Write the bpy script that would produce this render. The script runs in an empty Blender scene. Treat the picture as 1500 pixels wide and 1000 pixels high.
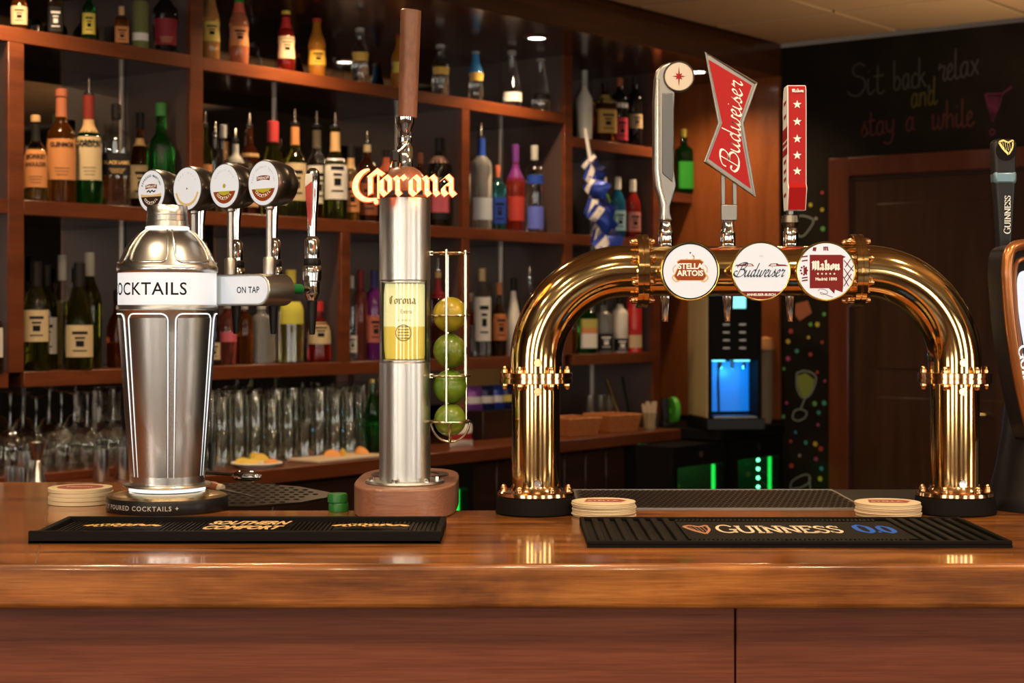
import bpy, bmesh, math, random
from mathutils import Matrix, Vector
random.seed(7)
C = bpy.context.scene.collection
sc = bpy.context.scene
R = math.radians
CZ = 1.395                      # eye height; horizon of the photograph
BAR = CZ - .293                 # top of the bar counter

# ------------------------------------------------------------------ camera
cam = bpy.data.cameras.new('camera'); cam.sensor_width = 36; cam.lens = 60
cam.shift_y = -40 / 1500
cam.dof.use_dof = True; cam.dof.focus_distance = 2.48; cam.dof.aperture_fstop = 9.0
cam.clip_start = .05
co = bpy.data.objects.new('camera', cam); C.objects.link(co)
co.location = (0, 0, CZ); co.rotation_euler = (R(90), 0, 0)
sc.camera = co
# ------------------------------------------------------------------ view, world
sc.view_settings.view_transform = 'Standard'; sc.view_settings.look = 'None'
sc.view_settings.gamma = 1; sc.view_settings.use_curve_mapping = False
sc.view_settings.exposure = 0.38
w = bpy.data.worlds.new('world'); sc.world = w; w.use_nodes = True
w.node_tree.nodes['Background'].inputs[0].default_value = (.10, .07, .05, 1)
w.node_tree.nodes['Background'].inputs[1].default_value = .5
cy = sc.cycles
cy.use_denoising = True
cy.caustics_reflective = False; cy.caustics_refractive = False
cy.max_bounces = 10; cy.diffuse_bounces = 3; cy.glossy_bounces = 5; cy.transmission_bounces = 10
cy.transparent_max_bounces = 32
cy.sample_clamp_indirect = 4
cy.blur_glossy = .5

# back bar frame: local x runs along the shelving (away to the right), local y into the wall
ANG = math.atan2(.788, .615)
U = Vector((.615, .788, 0)); N = Vector((-.788, .615, 0)); O = Vector((-1.540, 5.133, 0))
BBM = Matrix(((U.x, N.x, 0, O.x), (U.y, N.y, 0, O.y), (0, 0, 1, CZ), (0, 0, 0, 1)))
def bb(s, y, h): return BBM @ Vector((s, y, h))
def back(px, yy):
    """plan position where the sight line of a photo column meets the plane yy behind the shelf fronts"""
    q = (px - 750) / 2500
    z = (4.3702 + yy) / (.615 - .788 * q)
    X = q * z
    return X, z
def back_s(px, yy):
    X, z = back(px, yy)
    return (X - O.x) * .615 + (z - O.y) * .788
def P(px, py, z): return Vector(((px - 750) * z / 2500, z, CZ - (py - 460) * z / 2500))

# ------------------------------------------------------------------ room lights and added fills
WARM = (1.0, .66, .36); SOFT = (1.0, .74, .46); DAY = (1.0, .93, .85)
def light(name, kind, loc, energy, color, size=.1, rot=None, size_y=None, spot=None, blend=.6, spread=None):
    l = bpy.data.lights.new(name, kind); l.energy = energy; l.color = color
    if kind == 'AREA':
        l.size = size
        if size_y: l.shape = 'RECTANGLE'; l.size_y = size_y
        else: l.shape = 'DISK'
        if spread: l.spread = spread
    else: l.shadow_soft_size = size
    if kind == 'SPOT': l.spot_size = spot; l.spot_blend = blend
    o = bpy.data.objects.new(name, l); C.objects.link(o); o.location = loc
    if rot: o.rotation_euler = rot
    return o
DOWNLIGHTS = (-.05, 1.18, 2.41, 3.64)
for s in DOWNLIGHTS:                                   # the soffit's downlights over the shelving
    light('soffit_downlight_lamp', 'SPOT', bb(s, -.2, 1.105), 27, WARM, .03, (0, 0, 0), spot=R(150), blend=.8)
# guest-side ceiling lamps, with more added for bottle glints and frontal brightness
for x, y, e in ((-1.5, 1.1, 9), (-.75, .9, 9), (0, .8, 9), (.75, .9, 9), (1.5, 1.1, 9), (.3, -1.0, 17), (-.8, -1.1, 17), (-1.9, -1.2, 17)):
    light('ceiling_lamp_and_fill', 'AREA', (x, y, 2.60), e, SOFT, .09, (0, 0, 0))
for x in (-.9, .15, 1.2): light('added_bar_fill', 'AREA', (x, 1.95, 2.60), 8, SOFT, .09, (0, 0, 0))  # added lights over the bar that brighten the counter top
# added lights without fixtures, right of the frame, to brighten the ceiling
light('added_room_fill', 'POINT', (1.9, 2.2, 2.2), 7, WARM, .06)
light('added_ceiling_uplight', 'SPOT', (2.1, 6.3, 1.75), 25, WARM, .08, (R(180), 0, 0), spot=R(160), blend=.6)
# a lamp over the bartender's aisle
light('aisle_lamp', 'AREA', (-.6, 3.6, 2.60), 12, WARM, .10, (0, 0, 0))
light('aisle_lamp', 'AREA', (.8, 4.7, 2.60), 9, WARM, .10, (0, 0, 0))

# ------------------------------------------------------------------ materials
def mat(name, col=(.5, .5, .5), rough=.5, metal=0, trans=0, ior=1.45, emit=None, estr=0, coat=0, coatr=.05, aniso=0, spec=None):
    m = bpy.data.materials.new(name); m.use_nodes = True
    b = m.node_tree.nodes['Principled BSDF']; i = b.inputs
    i['Base Color'].default_value = (*col, 1); i['Roughness'].default_value = rough; i['Metallic'].default_value = metal
    i['Transmission Weight'].default_value = trans; i['IOR'].default_value = ior
    i['Coat Weight'].default_value = coat; i['Coat Roughness'].default_value = coatr
    i['Anisotropic'].default_value = aniso
    if spec is not None: i['Specular IOR Level'].default_value = spec
    if emit: i['Emission Color'].default_value = (*emit, 1); i['Emission Strength'].default_value = estr
    return m
def nodes(m): return m.node_tree.nodes, m.node_tree.links, m.node_tree.nodes['Principled BSDF']
def texco(m, scale=(1, 1, 1), rot=(0, 0, 0)):
    n, l, b = nodes(m)
    t = n.new('ShaderNodeTexCoord'); mp = n.new('ShaderNodeMapping')
    mp.inputs['Scale'].default_value = scale; mp.inputs['Rotation'].default_value = rot
    l.new(t.outputs['Object'], mp.inputs['Vector']); return mp
def noise(m, vec, scale, detail=4, rough=.55, dist=0):
    n, l, b = nodes(m); t = n.new('ShaderNodeTexNoise')
    t.inputs['Scale'].default_value = scale; t.inputs['Detail'].default_value = detail
    t.inputs['Roughness'].default_value = rough; t.inputs['Distortion'].default_value = dist
    l.new(vec.outputs[0], t.inputs['Vector']); return t
def ramp(m, src, stops):
    n, l, b = nodes(m); r = n.new('ShaderNodeValToRGB'); e = r.color_ramp.elements
    while len(e) < len(stops): e.new(.5)
    for k, (p, c) in zip(e, stops): k.position = p; k.color = (*c, 1)
    l.new(src, r.inputs[0]); return r
def bump(m, src, strength, dist=.002):
    n, l, b = nodes(m); u = n.new('ShaderNodeBump'); u.inputs['Strength'].default_value = strength
    u.inputs['Distance'].default_value = dist
    l.new(src, u.inputs['Height']); l.new(u.outputs[0], b.inputs['Normal'])
def wood(name, dark, mid, light_, scale=(1.2, 14, 14), rough=.35, coat=0, k=3.0, coatr=.12, blotch=0, fine=.25):
    m = mat(name, mid, rough, coat=coat, coatr=coatr)
    n, l, b = nodes(m)
    v = texco(m, scale); t = noise(m, v, k, 6, .6, .35)
    r = ramp(m, t.outputs['Fac'], ((.28, dark), (.5, mid), (.74, light_)))
    v2 = texco(m, (scale[0] * 2, scale[1] * 8, scale[2] * 8)); t2 = noise(m, v2, 6, 3, .7)
    mx = n.new('ShaderNodeMix'); mx.data_type = 'RGBA'; mx.blend_type = 'MULTIPLY'; mx.inputs[0].default_value = fine * 2
    r2 = ramp(m, t2.outputs['Fac'], ((.35, (.45, .42, .4)), (.6, (1, 1, 1))))
    l.new(r.outputs[0], mx.inputs[6]); l.new(r2.outputs[0], mx.inputs[7])
    out = mx.outputs[2]
    if blotch:
        v3 = texco(m, (2.2, 5, 5)); t3 = noise(m, v3, 2.2, 4, .55, .6)
        r3 = ramp(m, t3.outputs['Fac'], ((.36, (.42, .36, .34)), (.62, (1.15, 1.1, 1.05))))
        m3 = n.new('ShaderNodeMix'); m3.data_type = 'RGBA'; m3.blend_type = 'MULTIPLY'; m3.inputs[0].default_value = blotch
        l.new(out, m3.inputs[6]); l.new(r3.outputs[0], m3.inputs[7]); out = m3.outputs[2]
    l.new(out, b.inputs['Base Color'])
    bump(m, t2.outputs['Fac'], .06, .001)
    return m
def brushed(name, col, rough=.3, scale=(1, 1, 160), var=.12):
    m = mat(name, col, rough, 1)
    n, l, b = nodes(m); v = texco(m, scale); t = noise(m, v, 4, 3, .6)
    mr = n.new('ShaderNodeMapRange'); mr.inputs[3].default_value = rough - var; mr.inputs[4].default_value = rough + var
    l.new(t.outputs['Fac'], mr.inputs[0]); l.new(mr.outputs[0], b.inputs['Roughness'])
    bump(m, t.outputs['Fac'], .008, .0002)
    return m
def emis(name, col, strength, base=(.8, .8, .8), rough=.3): return mat(name, base, rough, emit=col, estr=strength)
def thin_glass(name, tint=(.92, .94, .93), lo=.06, hi=.75, rough=.03):
    m = bpy.data.materials.new(name); m.use_nodes = True; n = m.node_tree.nodes; l = m.node_tree.links
    n.remove(n['Principled BSDF']); out = n['Material Output']
    a = n.new('ShaderNodeBsdfTransparent'); a.inputs[0].default_value = (*tint, 1)
    g = n.new('ShaderNodeBsdfGlossy'); g.inputs['Roughness'].default_value = rough; g.inputs['Color'].default_value = (.95, .95, .95, 1)
    lw = n.new('ShaderNodeLayerWeight'); lw.inputs[0].default_value = .35
    mr = n.new('ShaderNodeMapRange'); mr.inputs[3].default_value = lo; mr.inputs[4].default_value = hi
    pw = n.new('ShaderNodeMath'); pw.operation = 'POWER'; pw.inputs[1].default_value = 2.2
    l.new(lw.outputs['Facing'], pw.inputs[0]); l.new(pw.outputs[0], mr.inputs[0])
    mx = n.new('ShaderNodeMixShader'); l.new(mr.outputs[0], mx.inputs[0]); l.new(a.outputs[0], mx.inputs[1]); l.new(g.outputs[0], mx.inputs[2])
    l.new(mx.outputs[0], out.inputs[0]); return m

M = {}
M['bar_wood'] = wood('bar_wood', (.095, .027, .005), (.35, .120, .021), (.56, .23, .052), (1.1, 15, 24), .26, coat=.5, k=2.6, coatr=.08, blotch=.85, fine=.42)
M['walnut'] = wood('walnut_panel', (.125, .037, .019), (.19, .056, .028), (.25, .080, .038), (.7, 9, 8), .45, k=2.6, coat=0, fine=.26)
M['walnut'].node_tree.nodes['Principled BSDF'].inputs['Specular IOR Level'].default_value = .25
M['mahogany'] = wood('mahogany', (.105, .026, .009), (.165, .042, .013), (.225, .062, .020), (1.2, 10, 10), .34, coat=.25, coatr=.2, k=2)
M['orange_wood'] = wood('orange_wood', (.20, .055, .014), (.27, .078, .02), (.33, .10, .027), (8, 8, .8), .34, k=2, coat=.2)
M['soffit_wood'] = wood('soffit_wood', (.045, .015, .006), (.07, .024, .009), (.10, .034, .013), (1, 10, 10), .22, coat=.5, coatr=.12, k=2)
M['dark_wood'] = wood('dark_wood', (.018, .008, .005), (.032, .013, .008), (.05, .021, .012), (1, 8, 8), .4, k=2)
M['taupe'] = mat('taupe_laminate', (.085, .055, .050), .28)
M['mirror'] = mat('mirror_glass', (.42, .36, .33), .03, 1)
M['steel'] = mat('satin_steel', (.64, .63, .60), .26, 1, aniso=.3)
M['ring_metal'] = mat('champagne_metal', (.80, .62, .38), .26, 1)
M['steel_v'] = brushed('brushed_steel_column', (.62, .61, .57), .33, (1.5, 1.5, 40), .06)
M['satin'] = mat('satin_nickel', (.50, .485, .45), .33, 1)
M['pewter'] = mat('pewter', (.24, .22, .20), .3, 1)
M['chrome'] = mat('chrome', (.83, .82, .80), .07, 1)
M['brass'] = mat('polished_brass', (.86, .59, .25), .09, 1)
M['copper'] = mat('copper_brass', (.86, .51, .25), .13, 1)
M['gold'] = mat('gold_rim', (.62, .47, .14), .2, 1)
M['black'] = mat('black_plastic', (.011, .010, .010), .34, spec=.3)
M['black_matte'] = mat('black_matte', (.008, .007, .007), .65, spec=.06)
M['rubber'] = mat('black_rubber', (.007, .006, .005), .6, spec=.07)
M['white'] = mat('white_print', (.82, .82, .80), .45)
M['lit_white'] = emis('lit_white', (.93, .96, 1), .46, (.42, .42, .42))
M['lit_lens'] = emis('lit_lens', (.92, .95, 1), .36, (.36, .36, .36))
M['glow'] = emis('white_led_line', (.93, .98, 1), .72, (.5, .5, .5))
M['red'] = mat('red_enamel', (.36, .010, .011), .4, spec=.25)
M['red_print'] = mat('red_print', (.30, .014, .016), .5, spec=.15)
M['maroon'] = mat('maroon_print', (.17, .018, .017), .55, spec=.12)
M['rust'] = mat('rust_print', (.26, .055, .016), .55, spec=.12)
M['ink'] = mat('black_print', (.012, .012, .016), .6, spec=.1)
M['cream'] = mat('cream_paper', (.72, .58, .40), .6)
M['orange_paper'] = mat('orange_paper', (.62, .27, .11), .6)
M['tan'] = mat('tan_print', (.62, .42, .20), .5)
M['gold_print'] = mat('gold_print', (.66, .40, .12), .4, .3)
M['blue_print'] = mat('blue_print', (.03, .09, .42), .4)
M['yellow_print'] = mat('yellow_print', (.75, .62, .10), .5)
M['board'] = mat('coaster_board', (.62, .50, .32), .8)
M['thin'] = thin_glass('clear_thin_glass')
M['tumbler'] = thin_glass('tumbler_glass', (.90, .90, .86), .10, .9, .04)
M['lamp'] = emis('lamp_disc', (1, .93, .80), 14)
M['taps_red'] = mat('red_cap', (.55, .03, .03), .35)

# ------------------------------------------------------------------ mesh tools
class MB:
    def __init__(s, m=None): s.v = []; s.f = []; s.M = m
    def add(s, vs, fs):
        o = len(s.v)
        for p in vs:
            p = Vector(p)
            s.v.append(tuple(s.M @ p) if s.M is not None else tuple(p))
        for f in fs: s.f.append(tuple(i + o for i in f))
        return s
    def box(s, x0, x1, y0, y1, z0, z1):
        return s.add([(x0, y0, z0), (x1, y0, z0), (x1, y1, z0), (x0, y1, z0), (x0, y0, z1), (x1, y0, z1), (x1, y1, z1), (x0, y1, z1)],
                     [(3, 2, 1, 0), (4, 5, 6, 7), (0, 1, 5, 4), (1, 2, 6, 5), (2, 3, 7, 6), (3, 0, 4, 7)])
    def lathe(s, prof, seg=28, c=(0, 0), a0=0, a1=None, squash=None):
        full = a1 is None; a1 = a0 + 2 * math.pi if full else a1
        n = seg if full else seg + 1; vs = []; fs = []; k = len(prof)
        for j in range(n):
            a = a0 + (a1 - a0) * j / seg; ca, sa = math.cos(a), math.sin(a)
            q = 1
            if squash: q = 1 / (abs(ca) ** squash + abs(sa) ** squash) ** (1 / squash)
            for r, z in prof: vs.append((c[0] + r * q * ca, c[1] + r * q * sa, z))
        for j in range(seg):
            jj = (j + 1) % n
            for i in range(k - 1):
                if prof[i][0] < 1e-7 and prof[i + 1][0] < 1e-7: continue
                fs.append((j * k + i, jj * k + i, jj * k + i + 1, j * k + i + 1))
        return s.add(vs, fs)
    def tube(s, path, r, seg=10, closed=False, caps=True, rs=None):
        path = [Vector(p) for p in path]; n = len(path); vs = []; fs = []
        up = None
        for i in range(n):
            a = path[(i - 1) % n] if (closed or i > 0) else path[i]
            b = path[(i + 1) % n] if (closed or i < n - 1) else path[i]
            t = (b - a)
            t = t.normalized() if t.length > 1e-9 else Vector((0, 0, 1))
            if up is None:
                up = Vector((0, 0, 1)) if abs(t.z) < .9 else Vector((0, 1, 0))
            e1 = (up - t * up.dot(t)); e1 = e1.normalized() if e1.length > 1e-6 else t.orthogonal().normalized()
            up = e1; e2 = t.cross(e1)
            rr = rs[i] if rs else r
            for j in range(seg):
                g = 2 * math.pi * j / seg
                vs.append(path[i] + e1 * (rr * math.cos(g)) + e2 * (rr * math.sin(g)))
        for i in range(n if closed else n - 1):
            ii = (i + 1) % n
            for j in range(seg):
                jj = (j + 1) % seg
                fs.append((i * seg + j, i * seg + jj, ii * seg + jj, ii * seg + j))
        if caps and not closed:
            fs.append(tuple(range(seg - 1, -1, -1))); fs.append(tuple((n - 1) * seg + j for j in range(seg)))
        return s.add(vs, fs)
    def prism(s, poly, z0, z1):
        """polygon in xy pulled along z"""
        n = len(poly)
        return s.add([(x, y, z0) for x, y in poly] + [(x, y, z1) for x, y in poly],
                     [tuple(range(n - 1, -1, -1)), tuple(range(n, 2 * n))] + [(i, (i + 1) % n, (i + 1) % n + n, i + n) for i in range(n)])
    def poly(s, poly, z=0): return s.add([(x, y, z) for x, y in poly], [tuple(range(len(poly)))])
    def disc(s, cx, cy, r, z=0, seg=20): return s.poly([(cx + r * math.cos(2 * math.pi * i / seg), cy + r * math.sin(2 * math.pi * i / seg)) for i in range(seg)], z)
    def ball(s, c, r, seg=14, rings=9, sc=(1, 1, 1), fn=None):
        vs = [(c[0], c[1], c[2] + r * sc[2])]; fs = []
        for i in range(1, rings):
            ph = math.pi * i / rings
            for j in range(seg):
                th = 2 * math.pi * j / seg
                q = fn(ph, th) if fn else 1
                vs.append((c[0] + q * r * sc[0] * math.sin(ph) * math.cos(th), c[1] + q * r * sc[1] * math.sin(ph) * math.sin(th), c[2] + q * r * sc[2] * math.cos(ph)))
        vs.append((c[0], c[1], c[2] - r * sc[2])); last = len(vs) - 1
        for j in range(seg):
            jj = (j + 1) % seg
            fs.append((0, 1 + j, 1 + jj))
            for i in range(rings - 2): a = 1 + i * seg; fs.append((a + j, a + seg + j, a + seg + jj, a + jj))
            a = 1 + (rings - 2) * seg; fs.append((a + j, last, a + jj))
        return s.add(vs, fs)
    def text(s, body, size, x=0, y=0, z=0, align='CENTER', fn=None, bold=0, shear=0, sx=1, space=1):
        vs, fs = text_geo(body, align, bold, shear, space)
        vs = [(x + a * size * sx, y + b * size, z) for a, b in vs]
        if fn: vs = [fn(*p) for p in vs]
        return s.add(vs, fs)
    def arc_text(s, body, size, r, mid, step, z=0, bold=0, inward=False):
        """letters set along a circle; mid is the angle of the middle letter, inward for text under the centre"""
        n = len(body)
        for i, ch in enumerate(body):
            if ch == ' ': continue
            k = (i - (n - 1) / 2) * step
            a = mid + k if inward else mid - k
            rot = a + math.pi / 2 if inward else a - math.pi / 2
            vs, fs = text_geo(ch, 'CENTER', bold, 0, 1)
            ca, sa = math.cos(rot), math.sin(rot)
            bx, by = r * math.cos(a), r * math.sin(a)
            s.add([(bx + size * (u * ca - v * sa), by + size * (u * sa + v * ca), z) for u, v in vs], fs)
        return s
    def stroke(s, pts, wd, wmin=None, nib=None, z=0, smooth=True, depth=0, fn=None):
        """pen stroke: nib None = even line; nib angle = broad pen, thin along the nib"""
        if smooth and len(pts) > 2: pts = catmull(pts)
        n = len(pts); vs = []; fs = []
        for i, (x, y) in enumerate(pts):
            a = pts[max(i - 1, 0)]; b = pts[min(i + 1, n - 1)]
            dx, dy = b[0] - a[0], b[1] - a[1]; L = math.hypot(dx, dy) or 1; dx /= L; dy /= L
            ww = wd
            if nib is not None: ww = max(wmin, wd * abs(dx * math.sin(nib) - dy * math.cos(nib)))
            vs += [(x - dy * ww / 2, y + dx * ww / 2, z), (x + dy * ww / 2, y - dx * ww / 2, z)]
        for i in range(n - 1): fs.append((2 * i + 1, 2 * i + 3, 2 * i + 2, 2 * i))
        if fn: vs = [fn(*p) for p in vs]
        return s.add(vs, fs)
    def nibline(s, pts, nx, ny, z0, z1):
        for (ax, ay), (bx, by) in zip(pts, pts[1:]):
            q = [(ax - nx, ay - ny), (bx - nx, by - ny), (bx + nx, by + ny), (ax + nx, ay + ny)]
            ar = sum(q[i][0] * q[(i + 1) % 4][1] - q[(i + 1) % 4][0] * q[i][1] for i in range(4))
            if abs(ar) < 1e-9: continue
            if ar < 0: q.reverse()
            s.prism(q, z0, z1) if z1 > z0 else s.poly(q, z0)
        return s
def catmull(p, k=7):
    out = []; n = len(p)
    for i in range(n - 1):
        a, b, c, d = p[max(i - 1, 0)], p[i], p[i + 1], p[min(i + 2, n - 1)]
        for j in range(k):
            t = j / k
            out.append(tuple(.5 * (2 * b[q] + (c[q] - a[q]) * t + (2 * a[q] - 5 * b[q] + 4 * c[q] - d[q]) * t * t + (3 * b[q] - a[q] - 3 * c[q] + d[q]) * t ** 3) for q in range(len(b))))
    out.append(tuple(p[-1])); return out
_tg = {}
def text_geo(body, align, bold, shear, space):
    k = (body, align, bold, shear, space)
    if k not in _tg:
        cu = bpy.data.curves.new('t', 'FONT'); cu.body = body; cu.size = 1; cu.align_x = align
        cu.offset = bold; cu.shear = shear; cu.space_character = space; cu.resolution_u = 3
        o = bpy.data.objects.new('t', cu); C.objects.link(o)
        bpy.context.view_layer.update()
        me = bpy.data.meshes.new_from_object(o.evaluated_get(bpy.context.evaluated_depsgraph_get()))
        _tg[k] = ([(v.co.x, v.co.y) for v in me.vertices], [tuple(p.vertices) for p in me.polygons])
        bpy.data.objects.remove(o); bpy.data.curves.remove(cu); bpy.data.meshes.remove(me)
    return _tg[k]
def frame(c, e, up):
    e = Vector(e).normalized(); up = Vector(up).normalized(); n = e.cross(up)
    return Matrix(((e.x, up.x, n.x, c[0]), (e.y, up.y, n.y, c[1]), (e.z, up.z, n.z, c[2]), (0, 0, 0, 1)))
def obj(name, mb, material, parent=None, bevel=0, sharp=38, seg=2, flat=False):
    me = bpy.data.meshes.new(name); me.from_pydata(mb.v, [], mb.f); me.update()
    if material: me.materials.append(M[material] if isinstance(material, str) else material)
    if not flat:
        me.shade_smooth()
        me.set_sharp_from_angle(angle=R(sharp))
    o = bpy.data.objects.new(name, me); C.objects.link(o)
    if parent: o.parent = parent
    if bevel:
        b = o.modifiers.new('bevel', 'BEVEL'); b.width = bevel; b.segments = seg; b.limit_method = 'ANGLE'; b.angle_limit = R(40)
        b.harden_normals = False
    return o
def tag(o, label, cat, group=None):
    o['label'] = label; o['category'] = cat
    if group: o['group'] = group
    return o
def thing(name, label, cat, loc=(0, 0, 0), rz=0, group=None):
    o = bpy.data.objects.new(name, None); C.objects.link(o); o.empty_display_size = .05
    o.location = loc; o.rotation_euler = (0, 0, rz); return tag(o, label, cat, group)
def holder(name, matrix):
    o = bpy.data.objects.new(name, None); C.objects.link(o); o.matrix_world = matrix; return o
def struct(name, mb, m, parent=None, **k):
    o = obj(name, mb, m, parent, **k); o['kind'] = 'structure'; return o
def dup(root, loc=None, rz=None, label=None):
    r = root.copy(); C.objects.link(r)
    if loc is not None: r.location = loc
    if rz is not None: r.rotation_euler = (0, 0, rz)
    if label: r['label'] = label
    for ch in list(root.children):
        c = ch.copy(); C.objects.link(c); c.parent = r
        for g in list(ch.children):
            d = g.copy(); C.objects.link(d); d.parent = c
    return r
def copies(o, locs, parent=None, rots=None):
    for i, l in enumerate(locs):
        c = o.copy(); C.objects.link(c); c.location = l; c.parent = parent or o.parent
        if rots: c.rotation_euler = rots[i]

# pen-drawn letters ------------------------------------------------------------
SCRIPT = {
 'B': (1.25, [[(.42, 1.95), (.30, 1.0), (.16, .05)], [(-.25, 1.35), (-.18, 1.75), (.3, 2.02), (.85, 2.0), (1.02, 1.65), (.8, 1.2), (.34, 1.06)], [(.34, 1.06), (.9, 1.0), (1.12, .55), (.85, .1), (.35, -.02), (-.1, .12), (-.38, .45), (-.3, .8), (0, .78)]]),
 'u': (.78, [[(0, .95), (-.02, .28), (.14, 0), (.36, .2), (.5, .95)], [(.5, .95), (.47, .25), (.6, .0), (.8, .25)]]),
 'd': (.85, [[(.5, .8), (.3, 1), (.06, .65), (.08, .15), (.26, 0), (.5, .4)], [(.58, 2.0), (.52, .9), (.5, .25), (.64, 0), (.86, .25)]]),
 'w': (1.1, [[(0, .8), (.08, .98), (.06, .25), (.2, 0), (.42, .3), (.5, .95)], [(.5, .95), (.48, .25), (.62, 0), (.85, .4), (.9, .98), (1.05, .85)]]),
 'e': (.55, [[(.02, .42), (.3, .62), (.34, .9), (.2, 1), (.04, .7), (.04, .22), (.2, 0), (.36, .06), (.58, .3)]]),
 'i': (.4, [[(.02, .95), (.0, .25), (.14, 0), (.38, .28)], [(.03, 1.35), (.07, 1.42)]]),
 's': (.55, [[(-.02, .2), (.26, 1.1), (.22, .8), (.4, .42), (.3, .05), (.06, .06)], [(.3, .05), (.55, .25)]]),
 'r': (.6, [[(0, .75), (.1, 1.12), (.14, .9), (.42, .9), (.32, .3), (.42, 0), (.6, .22)]]),
 'S': (1.0, [[(.85, 1.75), (.55, 1.95), (.2, 1.7), (.3, 1.25), (.75, 1.0), (.85, .5), (.5, 0), (.05, .1), (-.1, .3)]]),
 't': (.55, [[(.15, 1.7), (.12, .25), (.28, 0), (.5, .15)], [(-.1, 1.05), (.45, 1.1)]]),
 'b': (.75, [[(.05, 1.9), (.02, .1)], [(.02, .5), (.3, .85), (.55, .5), (.35, .02), (.03, .08)]]),
 'a': (.75, [[(.5, .75), (.3, .95), (.04, .6), (.08, .1), (.28, 0), (.48, .4)], [(.5, .95), (.48, .2), (.65, .02)]]),
 'c': (.6, [[(.48, .78), (.28, .95), (.04, .6), (.08, .12), (.28, 0), (.52, .15)]]),
 'k': (.75, [[(.05, 1.9), (.02, 0)], [(.5, .95), (.06, .45)], [(.2, .55), (.6, 0)]]),
 ',': (.35, [[(.12, .1), (.1, -.35)]]),
 'l': (.4, [[(.06, 1.9), (.03, .2), (.2, 0), (.35, .15)]]),
 'x': (.7, [[(0, .95), (.5, 0)], [(.52, .95), (0, 0)]]),
 'n': (.75, [[(.04, .95), (.02, 0)], [(.02, .5), (.25, .92), (.48, .8), (.5, .1), (.62, 0)]]),
 'y': (.75, [[(0, .95), (.04, .3), (.25, .1), (.48, .4)], [(.52, .95), (.46, -.3), (.2, -.75), (-.2, -.6)]]),
 'h': (.75, [[(.05, 1.9), (.02, 0)], [(.02, .5), (.28, .92), (.48, .75), (.52, 0)]]),
 ' ': (.7, []),
}
def script(mb, body, size, x, y, wd, wmin, nib, slant=.3, z=0, track=0, fn=None, center=True):
    W = sum(SCRIPT[c][0] + track for c in body)
    ox = x - (W * size / 2 if center else 0)
    for c in body:
        for st in SCRIPT[c][1]:
            pts = [(ox + (px + slant * py) * size, y + py * size) for px, py in st]
            mb.stroke(pts, wd * size, wmin * size, nib, z, fn=fn)
        ox += (SCRIPT[c][0] + track) * size
    return W * size
ROMAN = {
 'G': (.98, [[(.82, .78), (.6, .97), (.3, .9), (.1, .55), (.2, .15), (.5, .02), (.84, .16)], [(.84, .02), (.84, .42)], [(.62, .42), (.98, .42)]]),
 'U': (.95, [[(.15, .98), (.15, .35), (.28, .06), (.5, .02), (.7, .1), (.78, .35), (.78, .98)], [(0, .98), (.32, .98)], [(.64, .98), (.93, .98)]]),
 'I': (.45, [[(.2, .98), (.2, .02)], [(.03, .98), (.37, .98)], [(.03, .02), (.37, .02)]]),
 'N': (1.0, [[(.16, .98), (.16, .02)], [(.14, .98), (.8, .02)], [(.82, .98), (.82, .02)], [(0, .98), (.2, .98)], [(0, .02), (.32, .02)], [(.66, .98), (.98, .98)]]),
 'E': (.8, [[(.16, .98), (.16, .02)], [(0, .98), (.7, .98)], [(0, .02), (.72, .02)], [(.16, .52), (.52, .52)], [(.69, 1.0), (.69, .76)], [(.71, 0), (.71, .24)]]),
 'S': (.72, [[(.56, .78), (.42, .97), (.2, .92), (.12, .74), (.3, .54), (.5, .42), (.58, .24), (.44, .04), (.2, .03), (.08, .2)], [(.57, .98), (.57, .74)], [(.07, .02), (.07, .28)]]),
 '0': (.8, [[(.4, .98), (.12, .8), (.1, .3), (.38, .02), (.66, .2), (.68, .7), (.4, .98)]]),
 '.': (.35, [[(.08, .08), (.24, .08)]]),
}
def roman(mb, body, size, x, y, z=0, wd=.17, wmin=.07, sx=1, fn=None, caps=1.0, center=True):
    W = sum(ROMAN[c][0] * (1.15 if i == 0 else 1) for i, c in enumerate(body)) * size * sx
    ox = x - (W / 2 if center else 0)
    for i, c in enumerate(body):
        k = 1.15 if i == 0 else 1
        for st in ROMAN[c][1]:
            sm = c in 'GUS0' and len(st) > 2
            mb.stroke([(ox + px * size * sx * k, y + py * size * k) for px, py in st], wd * size, wmin * size, 0, z, smooth=sm, fn=fn)
        ox += ROMAN[c][0] * size * sx * k
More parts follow.
